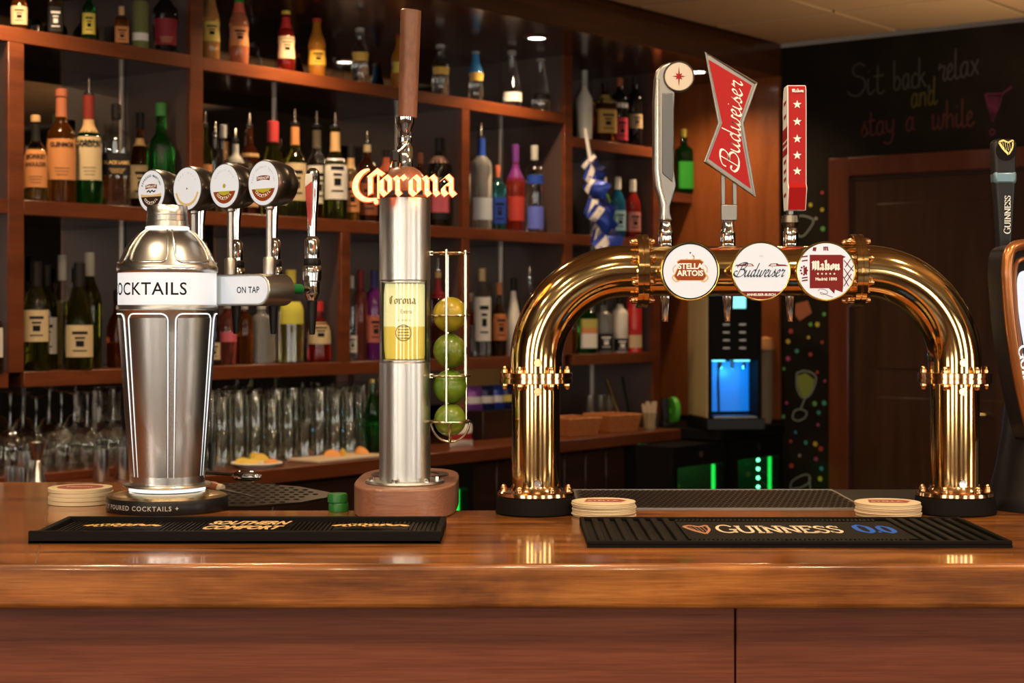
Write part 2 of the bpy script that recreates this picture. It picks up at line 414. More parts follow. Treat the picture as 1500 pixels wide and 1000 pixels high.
BLACK = {
 'C': (.85, [[(.55, 1.12), (.32, 1.28), (.10, 1.05), (.10, .32), (.32, .08), (.62, .28)], [(.36, 1.15), (.36, .30)]]),
 'o': (.70, [[(.31, .90), (.13, .74), (.13, .27), (.31, .10)], [(.31, .90), (.50, .74), (.50, .27), (.31, .10)]]),
 'r': (.62, [[(.03, .86), (.15, .74), (.15, .24), (.27, .10)], [(.18, .74), (.38, .92)], [(.36, .90), (.50, .76)]]),
 'n': (.80, [[(.03, .86), (.15, .74), (.15, .24), (.27, .10)], [(.18, .74), (.40, .92)], [(.38, .90), (.54, .74), (.54, .24), (.67, .10)]]),
 'a': (.80, [[(.06, .76), (.28, .92)], [(.26, .92), (.46, .74), (.46, .24), (.62, .08)], [(.44, .56), (.24, .56), (.10, .42), (.10, .24), (.24, .10), (.44, .26)]]),
 'h': (.80, [[(.03, 1.40), (.15, 1.28), (.15, .24), (.27, .10)], [(.18, .74), (.40, .92)], [(.38, .90), (.54, .74), (.54, .24), (.60, .10)]]),
 'u': (.80, [[(.03, .86), (.15, .74), (.15, .24), (.28, .10), (.50, .26)], [(.42, .86), (.54, .74), (.54, .24), (.67, .10)]]),
 'M': (1.15, [[(.05, 1.25), (.18, 1.12), (.18, .24), (.05, .10)], [(.2, 1.1), (.40, 1.3), (.54, 1.12), (.54, .10)], [(.56, 1.1), (.76, 1.3), (.92, 1.12), (.92, .24), (1.05, .10)]]),
 'm': (1.15, [[(.03, .86), (.15, .74), (.15, .10)], [(.18, .74), (.36, .92)], [(.34, .90), (.50, .74), (.50, .10)], [(.53, .74), (.72, .92)], [(.70, .90), (.86, .74), (.86, .24), (1.0, .10)]]),
}
def blackletter(mb, body, size, x, y, z0=0, z1=0, nib=.13, sx=1):
    W = sum(BLACK[c][0] for c in body) * size * sx; ox = x - W / 2
    for c in body:
        for st in BLACK[c][1]:
            mb.nibline([(ox + a * size * sx, y + b * size) for a, b in st], nib * .82 * size * sx, nib * .57 * size, z0, z1)
        ox += BLACK[c][0] * size * sx
def star(n, r0, r1, cx=0, cy=0, rot=math.pi / 2):
    return [(cx + (r0 if k % 2 == 0 else r1) * math.cos(rot + math.pi * k / n), cy + (r0 if k % 2 == 0 else r1) * math.sin(rot + math.pi * k / n)) for k in range(2 * n)]
def harp(mb, x, y, s, z=0, fn=None, sx=1):
    for st, w_ in (([(-.5, .38), (-.2, .5), (.15, .36), (.45, .5), (.5, .4)], .13), ([(-.5, .38), (-.2, -.1), (.2, -.5)], .16), ([(.48, .44), (.47, 0), (.2, -.5)], .11)):
        mb.stroke([(x + a * s * sx, y + b * s) for a, b in st], w_ * s, z=z, fn=fn)
    for k in range(4): mb.stroke([(x + (-.25 + .17 * k) * s * sx, y + .38 * s), (x + (-.08 + .13 * k) * s * sx, y + (-.2 - .02 * k) * s)], .03 * s, z=z, smooth=False, fn=fn)

# ================================================================== ROOM SHELL
LZ = Matrix.Translation((0, 0, CZ))
def bbo(name, mb, m, **k):
    o = obj(name, mb, m, **k); o.location = (O.x, O.y, 0); o.rotation_euler = (0, 0, ANG); return o
def bbs(name, mb, m, **k): o = bbo(name, mb, m, **k); o['kind'] = 'structure'; return o
X0, X1, Y0, Y1 = -6.4, 4.03, -8.5, .38
CEIL = CZ + 1.255; SOFY = -.42; SOFH = 1.12
m = mat('floor_boards', (.09, .05, .03), .4)
bbs('floor', MB().box(X0, X1, Y0, Y1, -.05, 0), 'dark_wood')
M['wall_paint'] = mat('warm_wall_paint', (.20, .12, .075), .7)
M['chalk'] = mat('chalkboard_paint', (.013, .011, .011), .7, spec=.12)
n, l, b = nodes(M['chalk']); v = texco(M['chalk'], (1.5, 1.5, 1.5)); t = noise(M['chalk'], v, 2.5, 5, .6)
r = ramp(M['chalk'], t.outputs['Fac'], ((.3, (.007, .006, .0045)), (.75, (.019, .015, .009)))); l.new(r.outputs[0], b.inputs['Base Color'])
bbs('wall_back', MB().box(X0, X1, Y1, Y1 + .1, 0, CEIL), 'dark_wood')
wall_right = bbs('wall_right', MB().box(X1, X1 + .1, Y0, Y1, 0, CEIL), 'chalk')
M['window_frame'] = mat('window_frame_paint', (.05, .03, .02), .5)
M['day'] = emis('daylit_pane', (1, .93, .83), 6.0)
def wall_with_windows(side, axis, at, thick, lo, hi, spots):
    """wall along one axis with real openings; each window has frame, bars and lit panes"""
    mb = MB(); z0, z1 = .85, 2.25; cur = lo
    def bx(m_, a, b_, za, zb, t0=0, t1=1):
        u0, u1 = sorted((at + thick * t0, at + thick * t1))
        if axis == 'y': m_.box(u0, u1, a, b_, za, zb)
        else: m_.box(a, b_, u0, u1, za, zb)
    for c, wd in spots:
        bx(mb, cur, c - wd / 2, 0, CEIL); bx(mb, c - wd / 2, c + wd / 2, 0, z0); bx(mb, c - wd / 2, c + wd / 2, z1, CEIL); cur = c + wd / 2
    bx(mb, cur, hi, 0, CEIL)
    bbs('wall_' + side, mb, 'wall_paint', flat=True)
    for c, wd in spots:
        f = MB(); a, b_ = c - wd / 2, c + wd / 2; q = .05
        for s0, s1, za, zb in ((a, a + q, z0, z1), (b_ - q, b_, z0, z1), (a, b_, z0, z0 + q), (a, b_, z1 - q, z1)): bx(f, s0, s1, za, zb, .2, .7)
        wn[0] += 1
        o = bbs('window_%d' % wn[0], f, 'window_frame', flat=True)
        g = MB(); bx(g, c - .02, c + .02, z0, z1, .25, .6); bx(g, a, b_, 1.62, 1.66, .25, .6); p = obj('glazing_bar', g, 'window_frame', o, flat=True)
        for s0, s1 in ((a + q, c - .02), (c + .02, b_ - q)):
            for za, zb in ((z0 + q, 1.62), (1.66, z1 - q)):
                g = MB(); bx(g, s0, s1, za, zb, .42, .5); obj('pane', g, 'day', o, flat=True)
wn = [0]
wall_with_windows('left', 'y', X0, -.1, Y0, Y1, [(-6.6, 1.0), (-4.6, 1.0), (-2.6, 1.0)])
wall_with_windows('front', 'x', Y0, -.1, X0, X1, [(-4.6, 1.1), (-2.2, 1.1), (.6, 1.1)])
# suspended ceiling: slab, grid bars and single tiles where the frame shows them
M['tile'] = mat('ceiling_tile', (.52, .37, .22), .85)
n, l, b = nodes(M['tile']); v = texco(M['tile'], (1, 1, 1)); t = noise(M['tile'], v, 90, 3, .7); bump(M['tile'], t.outputs['Fac'], .25, .003)
M['grid'] = mat('ceiling_grid_bar', (.16, .11, .075), .6)
ceiling = bbs('ceiling', MB().box(X0, X1, Y0, Y1, CEIL + .03, CEIL + .1), 'grid', flat=True)
TS = .6
tile = None
for i in range(10):
    for j in range(10):
        x1 = X1 - .12 - i * TS; y0 = SOFY - .06 - j * TS - TS
        if tile is None:
            tile = obj('ceiling_tile', MB().box(-TS + .012, -.012, .012, TS - .012, -.004, .03), 'tile', ceiling, bevel=.004, seg=1, flat=True); q = tile
        else: q = tile.copy(); C.objects.link(q)
        q.location = (x1, y0, CEIL)
bbs('soffit_beam', MB().box(X0 + .05, X1, SOFY, Y1, CZ + SOFH, CEIL + .02), 'soffit_wood', bevel=.004)
# end panel of orange wood lining the chalk wall beside the shelving
EP = bbs('trim_1', MB().box(X1 - .022, X1, SOFY, Y1, .9, CZ + SOFH), 'orange_wood', bevel=.002)
# door in the chalk wall
def wallbox(mb, s0, s1, h0, h1, d0, d1): return mb.box(X1 - d1, X1 - d0, SOFY - s1, SOFY - s0, h0, h1)
M['door_wood'] = wood('door_wood', (.030, .012, .006), (.052, .020, .009), (.075, .03, .013), (8, 8, .8), .35, k=2)
M['door_frame'] = wood('door_frame_wood', (.08, .019, .007), (.115, .028, .009), (.145, .038, .013), (6, 6, 1), .32, coat=.3, k=2)
f = MB(); wallbox(f, .262, .362, 0, CZ + .717, 0, .03); wallbox(f, 1.262, 1.362, 0, CZ + .717, 0, .03); wallbox(f, .362, 1.262, CZ + .63, CZ + .717, 0, .03)
door = bbs('door_1', f, 'door_frame', bevel=.004)
f = MB(); wallbox(f, .362, .378, 0, CZ + .63, 0, .02); wallbox(f, 1.246, 1.262, 0, CZ + .63, 0, .02); wallbox(f, .362, 1.262, CZ + .614, CZ + .63, 0, .02)
obj('jamb_lining', f, 'dark_wood', door, flat=True)
f = MB(); wallbox(f, .378, 1.246, .01, CZ + .614, 0, .012)
obj('door_leaf', f, 'door_wood', door, flat=True)
f = MB()
for h0, h1 in ((.25, 1.02), (1.15, CZ + .50)):
    wallbox(f, .50, 1.12, h0, h1, .012, .017)
obj('door_panel', f, 'door_wood', door, bevel=.004)
hx = 1.02
f = MB(); f.tube([bp for bp in [(X1 - .012, SOFY - hx, CZ - .435), (X1 - .055, SOFY - hx, CZ - .435), (X1 - .06, SOFY - hx + .012, CZ - .435), (X1 - .06, SOFY - hx + .13, CZ - .435)]], .009, 8)
f.box(X1 - .016, X1 - .012, SOFY - hx - .02, SOFY - hx + .02, CZ - .52, CZ - .38)
obj('door_handle', f, 'gold', door)

# chalk on the wall -------------------------------------------------------------
def wxy(px, py):
    q = (px - 750) / 2500; s = (8.05 * q - 1.278) / (.788 + .615 * q); z = 8.05 - .615 * s
    return s, CZ - (py - 460) * z / 2500
def wfn(x, y, z): return (X1 - .002 - z, SOFY - x, y)
def chalk(name, col, strokes, size=1):
    mm = M.get(col) or mat(col, COLS[col], .9); M[col] = mm
    mb = MB(); strokes(mb); o = obj(name, mb, mm, wall_right, flat=True); return o
COLS = {'chalk_white': (.052, .050, .048), 'chalk_yellow': (.072, .062, .010), 'chalk_red': (.085, .020, .019), 'chalk_pink': (.10, .013, .048), 'chalk_lime': (.20, .26, .04), 'chalk_line': (.20, .23, .21)}
def line_text(body, px, py, px2, size, py2, wd=.06):
    (s0, h0), (s1, h1) = wxy(px, py), wxy(px2, py2)
    def st(mb):
        W = sum(SCRIPT[c][0] for c in body) * size; k = (s1 - s0) / W; sl = (h1 - h0) / (s1 - s0)
        ox = 0
        for c in body:
            for s in SCRIPT[c][1]:
                mb.stroke([(s0 + (ox + a * size) * k, h0 + sl * (ox + a * size) * k + b * size) for a, b in s], wd * .125, z=0, fn=wfn)
            ox += SCRIPT[c][0] * size
    return st
chalk('chalk_lettering', 'chalk_white', line_text('Sit', 1247, 141, 1300, .075, 136))
chalk('chalk_lettering', 'chalk_white', line_text('back,', 1312, 132, 1368, .07, 126))
chalk('chalk_lettering', 'chalk_white', line_text('relax', 1378, 120, 1440, .07, 108))
chalk('chalk_lettering', 'chalk_yellow', line_text('and', 1338, 157, 1376, .062, 152))
chalk('chalk_lettering', 'chalk_red', line_text('stay a', 1265, 200, 1345, .062, 190))
chalk('chalk_lettering', 'chalk_red', line_text('while', 1368, 190, 1430, .065, 184))
def pxs(pts): return [wxy(a, b) for a, b in pts]
def excl(mb):
    mb.stroke(pxs([(1446, 138), (1450, 155), (1457, 178), (1466, 155), (1471, 137), (1446, 138)]), .009, smooth=False, fn=wfn)
    for k in range(5): mb.stroke(pxs([(1449 + 4 * k, 141), (1456 + k * .8, 172)]), .008, smooth=False, fn=wfn)
    mb.stroke(pxs([(1470, 138), (1485, 127)]), .008, smooth=False, fn=wfn)
    mb.stroke(pxs([(1452, 193), (1456, 189), (1460, 193), (1456, 198), (1452, 193)]), .007, fn=wfn)
chalk('chalk_drawing', 'chalk_pink', excl)
def glass1(mb):
    mb.poly([(a, b) for a, b in pxs([(1171, 550), (1183, 546), (1196, 556), (1192, 573), (1183, 583), (1176, 578), (1171, 564)])])
    mb.v[:] = [wfn(x, y, z) for x, y, z in mb.v]
chalk('chalk_drawing', 'chalk_lime', glass1)
def glass2(mb):
    for st in ([(1170, 546), (1170, 566), (1176, 580), (1184, 582), (1193, 572), (1198, 552), (1184, 543), (1170, 546)], [(1182, 583), (1176, 598)], [(1166, 602), (1164, 612), (1172, 616), (1182, 611), (1184, 603), (1174, 599), (1166, 602)],
               [(1160, 718), (1163, 705), (1178, 696), (1188, 696), (1188, 706), (1175, 714), (1160, 716)], [(1188, 698), (1190, 718)],
               [(1168, 322), (1176, 316), (1190, 319), (1194, 326), (1180, 345), (1170, 342), (1168, 322)]):
        mb.stroke(pxs(st), .0075, z=.0006, fn=wfn)
chalk('chalk_drawing', 'chalk_line', glass2)
M['chalk_orange'] = mat('chalk_orange', (.32, .10, .05), .9)
mb = MB()
for st in ([(1167, 445), (1186, 440), (1192, 458), (1174, 470), (1168, 462)], ):
    mb.poly(pxs(st))
mb.v[:] = [wfn(x, y, z) for x, y, z in mb.v]
obj('chalk_drawing', mb, 'chalk_orange', wall_right, flat=True)
dots = {'pink': (.45, .06, .22), 'green': (.12, .40, .10), 'yellow': (.50, .42, .05), 'blue': (.04, .25, .45), 'teal': (.06, .35, .28), 'red': (.42, .06, .05), 'white': (.35, .33, .3)}
ds = [(1207, 282, 'red'), (1207, 307, 'yellow'), (1208, 335, 'green'), (1198, 320, 'white'), (1190, 300, 'yellow'), (1161, 485, 'red'), (1187, 494, 'yellow'), (1190, 475, 'green'), (1200, 475, 'yellow'), (1207, 501, 'red'),
      (1170, 514, 'teal'), (1157, 525, 'pink'), (1151, 540, 'green'), (1190, 519, 'red'), (1196, 591, 'green'), (1201, 622, 'pink'), (1202, 604, 'teal'), (1210, 590, 'teal'), (1168, 633, 'blue'), (1183, 648, 'teal'), (1197, 650, 'yellow'),
      (1161, 646, 'red'), (1198, 672, 'pink'), (1205, 657, 'red'), (1174, 667, 'white'), (1206, 686, 'blue'), (1204, 701, 'yellow'), (1155, 590, 'pink'), (1210, 460, 'green'), (1157, 500, 'yellow'), (1200, 545, 'red'), (1150, 610, 'green'), (1162, 682, 'red'), (1211, 558, 'pink')]
for k, (px, py, c) in enumerate(ds):
    s, h = wxy(px, py); rr = .0075 + .004 * ((k * 7) % 3) / 2
    mb = MB().disc(s, h, rr, 0, 10); mb.v[:] = [wfn(x, y, z) for x, y, z in mb.v]
    mm = M.setdefault('dot_' + c, mat('chalk_dot_' + c, dots[c], .9))
    obj('chalk_dot', mb, mm, wall_right, flat=True)

# downlights
for i, s in enumerate(DOWNLIGHTS):
    t = thing('downlight', ['round recessed downlight in the soffit above the far left bottles', 'round recessed downlight hidden above the middle of the frame in soffit', 'bright round downlight in the soffit above the clear conical bottles', 'bright round downlight in the soffit between the silver and red tap handles'][i], 'light', bb(s, -.2, SOFH), ANG)
    obj('trim_ring', MB().lathe([(.036, -.006), (.048, -.006), (.052, 0), (.036, 0)], 24), 'pewter', t)
    obj('lamp_lens', MB().lathe([(0, -.003), (.036, -.003), (.036, 0)], 24), 'lamp', t)

# ================================================================== BAR COUNTER
def ribbon_counter():
    poly = [(-2.1, 2.0), (2.1, 2.0), (2.1, 2.555), (-.585, 2.555), (-.585, 2.985), (-2.1, 2.985)]
    o = obj('bar_counter', MB().prism(poly, BAR - .053, BAR), 'bar_wood', bevel=.007, seg=3)
    return tag(o, 'long polished wooden bar counter with thick front edge above reddish walnut panels', 'counter')
counter = ribbon_counter()
obj('joint_line', MB().prism([(-.56, 2.0035), (-.558, 2.0035), (-.80, 2.98), (-.802, 2.98)], BAR + .0001, BAR + .0004), mat('joint_filler', (.10, .035, .01), .4), counter, flat=True)
for x0, x1 in ((-2.05, -.85), (-.8475, .2655), (.268, 1.38), (1.3825, 2.05)):
    obj('front_panel', MB().box(x0, x1, 2.038, 2.06, 0, BAR - .0531), 'walnut', counter, bevel=.0012, seg=1)
obj('carcass', MB().box(-2.0, 2.0, 2.061, 2.14, 0, BAR - .0535), 'dark_wood', counter, flat=True)
f = MB().box(-2.0, 2.0, 2.46, 2.49, .08, BAR - .0535).box(-2.0, -.62, 2.92, 2.95, .08, BAR - .0535)
obj('rear_panel', f, 'dark_wood', counter, flat=True)

# ================================================================== BACK BAR SHELVING
shelving = thing('back_bar_shelving', 'tall dark wooden back bar shelving with mirrored backs behind the bar', 'shelving', (O.x, O.y, 0), ANG)
CTR = -.515
DEP = .34
def upright(s0, s1, h0, h1):
    o = obj('upright', MB(LZ).box(s0, s1, .006, DEP, h0, h1), 'taupe', shelving, flat=True)
    obj('edge_trim', MB(LZ).box(s0 - .001, s1 + .001, -.012, .008, h0, h1), 'mahogany', o, bevel=.0015, seg=1)
def shelf(s0, s1, h, th=.045, y0=0, back_=DEP):
    o = obj('shelf', MB(LZ).box(s0, s1, y0 + .004, back_, h - th, h), 'soffit_wood', shelving, flat=True)
    obj('edge_trim', MB(LZ).box(s0, s1, y0 - .012, y0 + .006, h - th, h + .0005), 'mahogany', o, bevel=.0015, seg=1)
    obj('shelf_top', MB(LZ).box(s0, s1, y0 + .006, back_, h, h + .0012), 'mahogany', o, flat=True)
H1, H2, H3, HR, HL = .867, .347, -.177, .772, .585
ups = [-.68, .022, .74, 2.86, 3.56]
for s in ups: upright(s, s + .055, CTR if s in (3.56,) else H3, H1 - .045 if s < .1 else SOFH)
upright(2.165, 2.21, H2, H1 - .045); upright(1.468, 1.513, H3, H2 - .045); upright(2.165, 2.21, H3, H2 - .045)
edges = [-1.4] + ups
for a, b_ in ((-1.4, -.68), (-.625, .022), (.077, .74), (.795, 2.86)):
    for h in ((H2, H3) if a < .1 else (H1, H2, H3)): shelf(a, b_, h)
shelf(-1.4, .74, H1)
for h in (HR, H2, H3): shelf(2.915, 3.56, h)
shelf(3.615, X1 - .022, HL, .045, .07); shelf(3.615, X1 - .022, H2 - .03, .045, .07)
for a, b_ in ((-1.4, -.68), (-.625, .022), (.077, .74), (.795, 1.47), (1.472, 2.17), (2.172, 2.86), (2.915, 3.56), (3.615, X1 - .022)):
    obj('corner_strip', MB(LZ).box(b_ - .010, b_ - .003, DEP - .016, DEP - .0062, H3 if b_ < 3.5 else CTR, H1 - .045), 'satin', shelving, flat=True)
    obj('mirror_panel', MB(LZ).box(a, b_ - .003, DEP - .006, DEP, CTR, SOFH), 'mirror' if b_ < 3.6 else 'dark_wood', shelving, flat=True)

# ================================================================== BACK COUNTER
bc = thing('back_counter', 'wooden back counter below the shelving with dark cupboard doors', 'counter', (O.x, O.y, 0), ANG)
obj('worktop', MB(LZ).box(-1.4, 3.42, -.25, DEP, CTR - .05, CTR), 'mahogany', bc, bevel=.004)
obj('cupboard_carcass', MB(LZ).box(-1.4, 1.53, -.19, DEP, -CZ, CTR - .05), 'dark_wood', bc, flat=True)
obj('cupboard_carcass', MB(LZ).box(1.97, 3.03, -.19, DEP, -CZ, CTR - .05), 'dark_wood', bc, flat=True)
for k in range(7):
    s = 1.98 + k * .15
    o = obj('drawer_front', MB(LZ).box(s + .004, s + .146, -.212, -.19, CTR - .30, CTR - .062), 'dark_wood', bc, bevel=.003, seg=1)
    o = obj('drawer_front', MB(LZ).box(s + .004, s + .146, -.212, -.19, CTR - .56, CTR - .308), 'dark_wood', bc, bevel=.003, seg=1)
for k in range(5):
    s = -1.4 + k * .58
    obj('cupboard_door', MB(LZ).box(s + .004, s + .576, -.212, -.19, -CZ + .1, CTR - .062), 'dark_wood', bc, bevel=.003, seg=1)
dc = obj('side_counter', MB(LZ).box(3.422, X1 - .022, -.45, DEP, CTR - .045, CTR), 'black_matte', bevel=.003); dc.location = (O.x, O.y, 0); dc.rotation_euler = (0, 0, ANG)
tag(dc, 'black counter top under the blue-lit coffee machine', 'counter')
rs = obj('glass_drying_riser', MB(LZ).box(-1.3, .66, -.03, .19, CTR, CTR + .028), 'mahogany', bevel=.003); rs.location = (O.x, O.y, 0); rs.rotation_euler = (0, 0, ANG)
tag(rs, 'low wooden riser under the upside-down wine glasses', 'riser')

# fridges --------------------------------------------------------------------------
M['green_glow'] = emis('green_led', (.02, 1, .12), 1.1, (.02, .3, .05))
M['green_dot'] = emis('green_led_dot', (.15, 1, .45), 7)
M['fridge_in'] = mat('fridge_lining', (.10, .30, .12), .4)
M['fridge_glass'] = thin_glass('fridge_door_glass', (.75, .85, .75), .04, .5)
def fridge(s0, s1, yf, label, strip, ndots):
    t = thing('bottle_fridge', label, 'fridge', tuple(bb((s0 + s1) / 2, yf, -CZ)), ANG)
    W = (s1 - s0) / 2; H = CZ + CTR - .052; D = .45
    f = MB().box(-W, -W + .03, 0, D, 0, H).box(W - .03, W, 0, D, 0, H).box(-W + .03, W - .03, D - .03, D, 0, H).box(-W + .03, W - .03, 0, D - .03, H - .03, H).box(-W + .03, W - .03, 0, D - .03, 0, .05)
    obj('cabinet', f, 'black_matte', t, flat=True)
    obj('lining', MB().box(-W + .031, W - .031, D - .036, D - .031, .05, H - .03), 'fridge_in', t, flat=True)
    d = MB().box(-W, -W + .035, -.03, -.002, 0, H).box(W - .035, W, -.03, -.002, 0, H).box(-W + .035, W - .035, -.03, -.002, H - .09, H).box(-W + .035, W - .035, -.03, -.002, 0, .06)
    door_ = obj('door', d, 'black_matte', t, flat=True)
    obj('door_glass', MB().box(-W + .035, W - .035, -.02, -.014, .06, H - .09), 'fridge_glass', door_, flat=True)
    obj('lock', MB().box(-.012, .012, -.034, -.030, H - .055, H - .03).lathe([(0, H - .02), (.004, H - .02)], 6), 'chrome', door_, flat=True)
    obj('wire_shelf', MB().box(-W + .035, W - .035, .02, D - .05, H * .48, H * .48 + .008), 'pewter', t, flat=True)
    if strip: obj('light_strip', MB().box(W - .06, W - .042, .004, .012, .08, H - .10), 'green_glow', t, flat=True)
    if ndots:
        for k in range(ndots):
            o = obj('light_dot', MB().ball((W - .085, .05, H - .115 - k * .042), .008, 8, 6), 'green_dot', t)
            if k: obj('light_dot', MB().ball((W - .15, .18, H - .13 - k * .042), .0075, 8, 6), 'green_dot', t)
            if k > 1: obj('light_dot', MB().ball((W - .22, .30, H - .13 - k * .042), .007, 8, 6), 'green_dot', t)
    p = bb((s0 + s1) / 2 + .05, yf + .22, CTR - .11)
    light('fridge_lamp', 'POINT', p, 3.5, (.05, 1, .18), .03)
    return t, W, H
FR = [(1.56, 1.95, -.215, 'black glass-door fridge glowing green beside the wooden handled beer tower base', True, 0), (3.05, 3.49, -.415, 'black glass-door fridge lit green with bottles, below the side counter', True, 0), (3.555, 3.995, -.415, 'black glass-door fridge with columns of bright green light dots', True, 7)]
FRT = [fridge(*a) for a in FR]

# ================================================================== BOTTLES
def liquid(name, col, trans=.8, rough=.08, ior=1.34): return mat(name, col, rough, trans=trans, ior=ior)
G = {
 'amber': liquid('amber_liquid', (.62, .19, .022), .95), 'dark_amber': liquid('dark_amber_liquid', (.36, .08, .012), .95), 'gold': liquid('golden_liquid', (.92, .58, .12), .93),
 'orange': liquid('orange_soda', (.85, .33, .04), .6), 'coral': liquid('coral_soda', (.85, .27, .13), .6), 'peach': liquid('peach_soda', (.85, .42, .13), .6),
 'red': liquid('red_liquid', (.55, .03, .02), .85), 'pink': liquid('pink_liquid', (.85, .22, .16), .92), 'water': liquid('clear_spirit', (.94, .95, .93), 1, .03),
 'straw': liquid('straw_liquid', (.82, .70, .22), .95), 'green_l': liquid('green_syrup', (.20, .55, .04), .7), 'blue_l': liquid('blue_syrup', (.02, .25, .50), .7), 'red_l': liquid('red_syrup', (.60, .04, .03), .7),
 'green': mat('green_bottle_glass', (.035, .36, .05), .03, trans=.97, ior=1.4), 'olive': mat('olive_bottle_glass', (.24, .26, .03), .03, trans=.98, ior=1.4),
 'dark': mat('dark_bottle_glass', (.05, .025, .01), .04, trans=.7, ior=1.45), 'brown': mat('brown_bottle_glass', (.22, .055, .015), .04, trans=.9, ior=1.45),
 'blackg': mat('black_bottle_glass', (.008, .006, .006), .07), 'teal': mat('teal_bottle_glass', (.10, .62, .70), .04, trans=.95, ior=1.4), 'purple': mat('purple_bottle_glass', (.22, .03, .28), .08, trans=.6),
 'frost': mat('frosted_bottle_glass', (.82, .84, .82), .25, trans=.85, ior=1.3), 'whiteg': mat('white_bottle', (.70, .67, .60), .3), 'redg': mat('red_bottle', (.50, .02, .02), .25), 'olivetin': mat('green_tin', (.16, .17, .05), .4),
 'ember': mat('red_tinted_glass', (.65, .06, .03), .06, trans=.8),
}
SH = {
 'round': [(0, 0), (.9, 0), (1, .015), (1, .54), (.985, .575), (.90, .62), (.72, .665), (.50, .705), (.41, .74), (.38, .80), (.36, .99), (.30, 1), (0, 1)],
 'wine': [(0, 0), (.94, 0), (1, .012), (1, .56), (.93, .63), (.65, .71), (.43, .77), (.38, .82), (.37, .99), (0, 1)],
 'slope': [(0, 0), (.94, 0), (1, .012), (1, .40), (.88, .52), (.62, .65), (.42, .76), (.36, .84), (.36, .99), (0, 1)],
 'square': [(0, 0), (.95, 0), (1, .015), (1, .66), (.94, .70), (.45, .755), (.33, .79), (.31, .99), (0, 1)],
 'soda': [(0, 0), (.86, 0), (.95, .02), (1, .28), (.90, .42), (.98, .54), (.86, .64), (.55, .76), (.44, .86), (.42, .99), (0, 1)],
 'cone': [(0, 0), (.92, 0), (1, .02), (1, .25), (.90, .36), (.60, .66), (.42, .85), (.36, .97), (.34, 1), (0, 1)],
 'jug': [(0, 0), (.85, 0), (.97, .03), (1, .40), (.95, .53), (.70, .64), (.42, .70), (.36, .75), (.34, .99), (0, 1)],
 'tall': [(0, 0), (.94, 0), (1, .012), (1, .68), (.90, .74), (.42, .80), (.36, .84), (.35, .99), (0, 1)],
 'flask': [(0, 0), (.8, 0), (.86, .02), (.92, .3), (1, .52), (.95, .60), (.60, .68), (.36, .74), (.33, .80), (.33, .99), (0, 1)],
 'tin': [(0, 0), (1, 0), (1, .97), (.94, 1), (0, 1)],
}
BOT = 0
def shape_r(prof, t):
    for (r0, z0), (r1, z1) in zip(prof, prof[1:]):
        if z0 <= t <= z1 and z1 > z0: return r0 + (r1 - r0) * (t - z0) / (z1 - z0)
    return prof[-2][0]
def cmat(c):
    if isinstance(c, str): return M[c]
    k = 'paint_%d_%d_%d' % tuple(int(a * 255) for a in c)
    if k not in M: M[k] = mat(k, c, .5, spec=.2)
    return M[k]
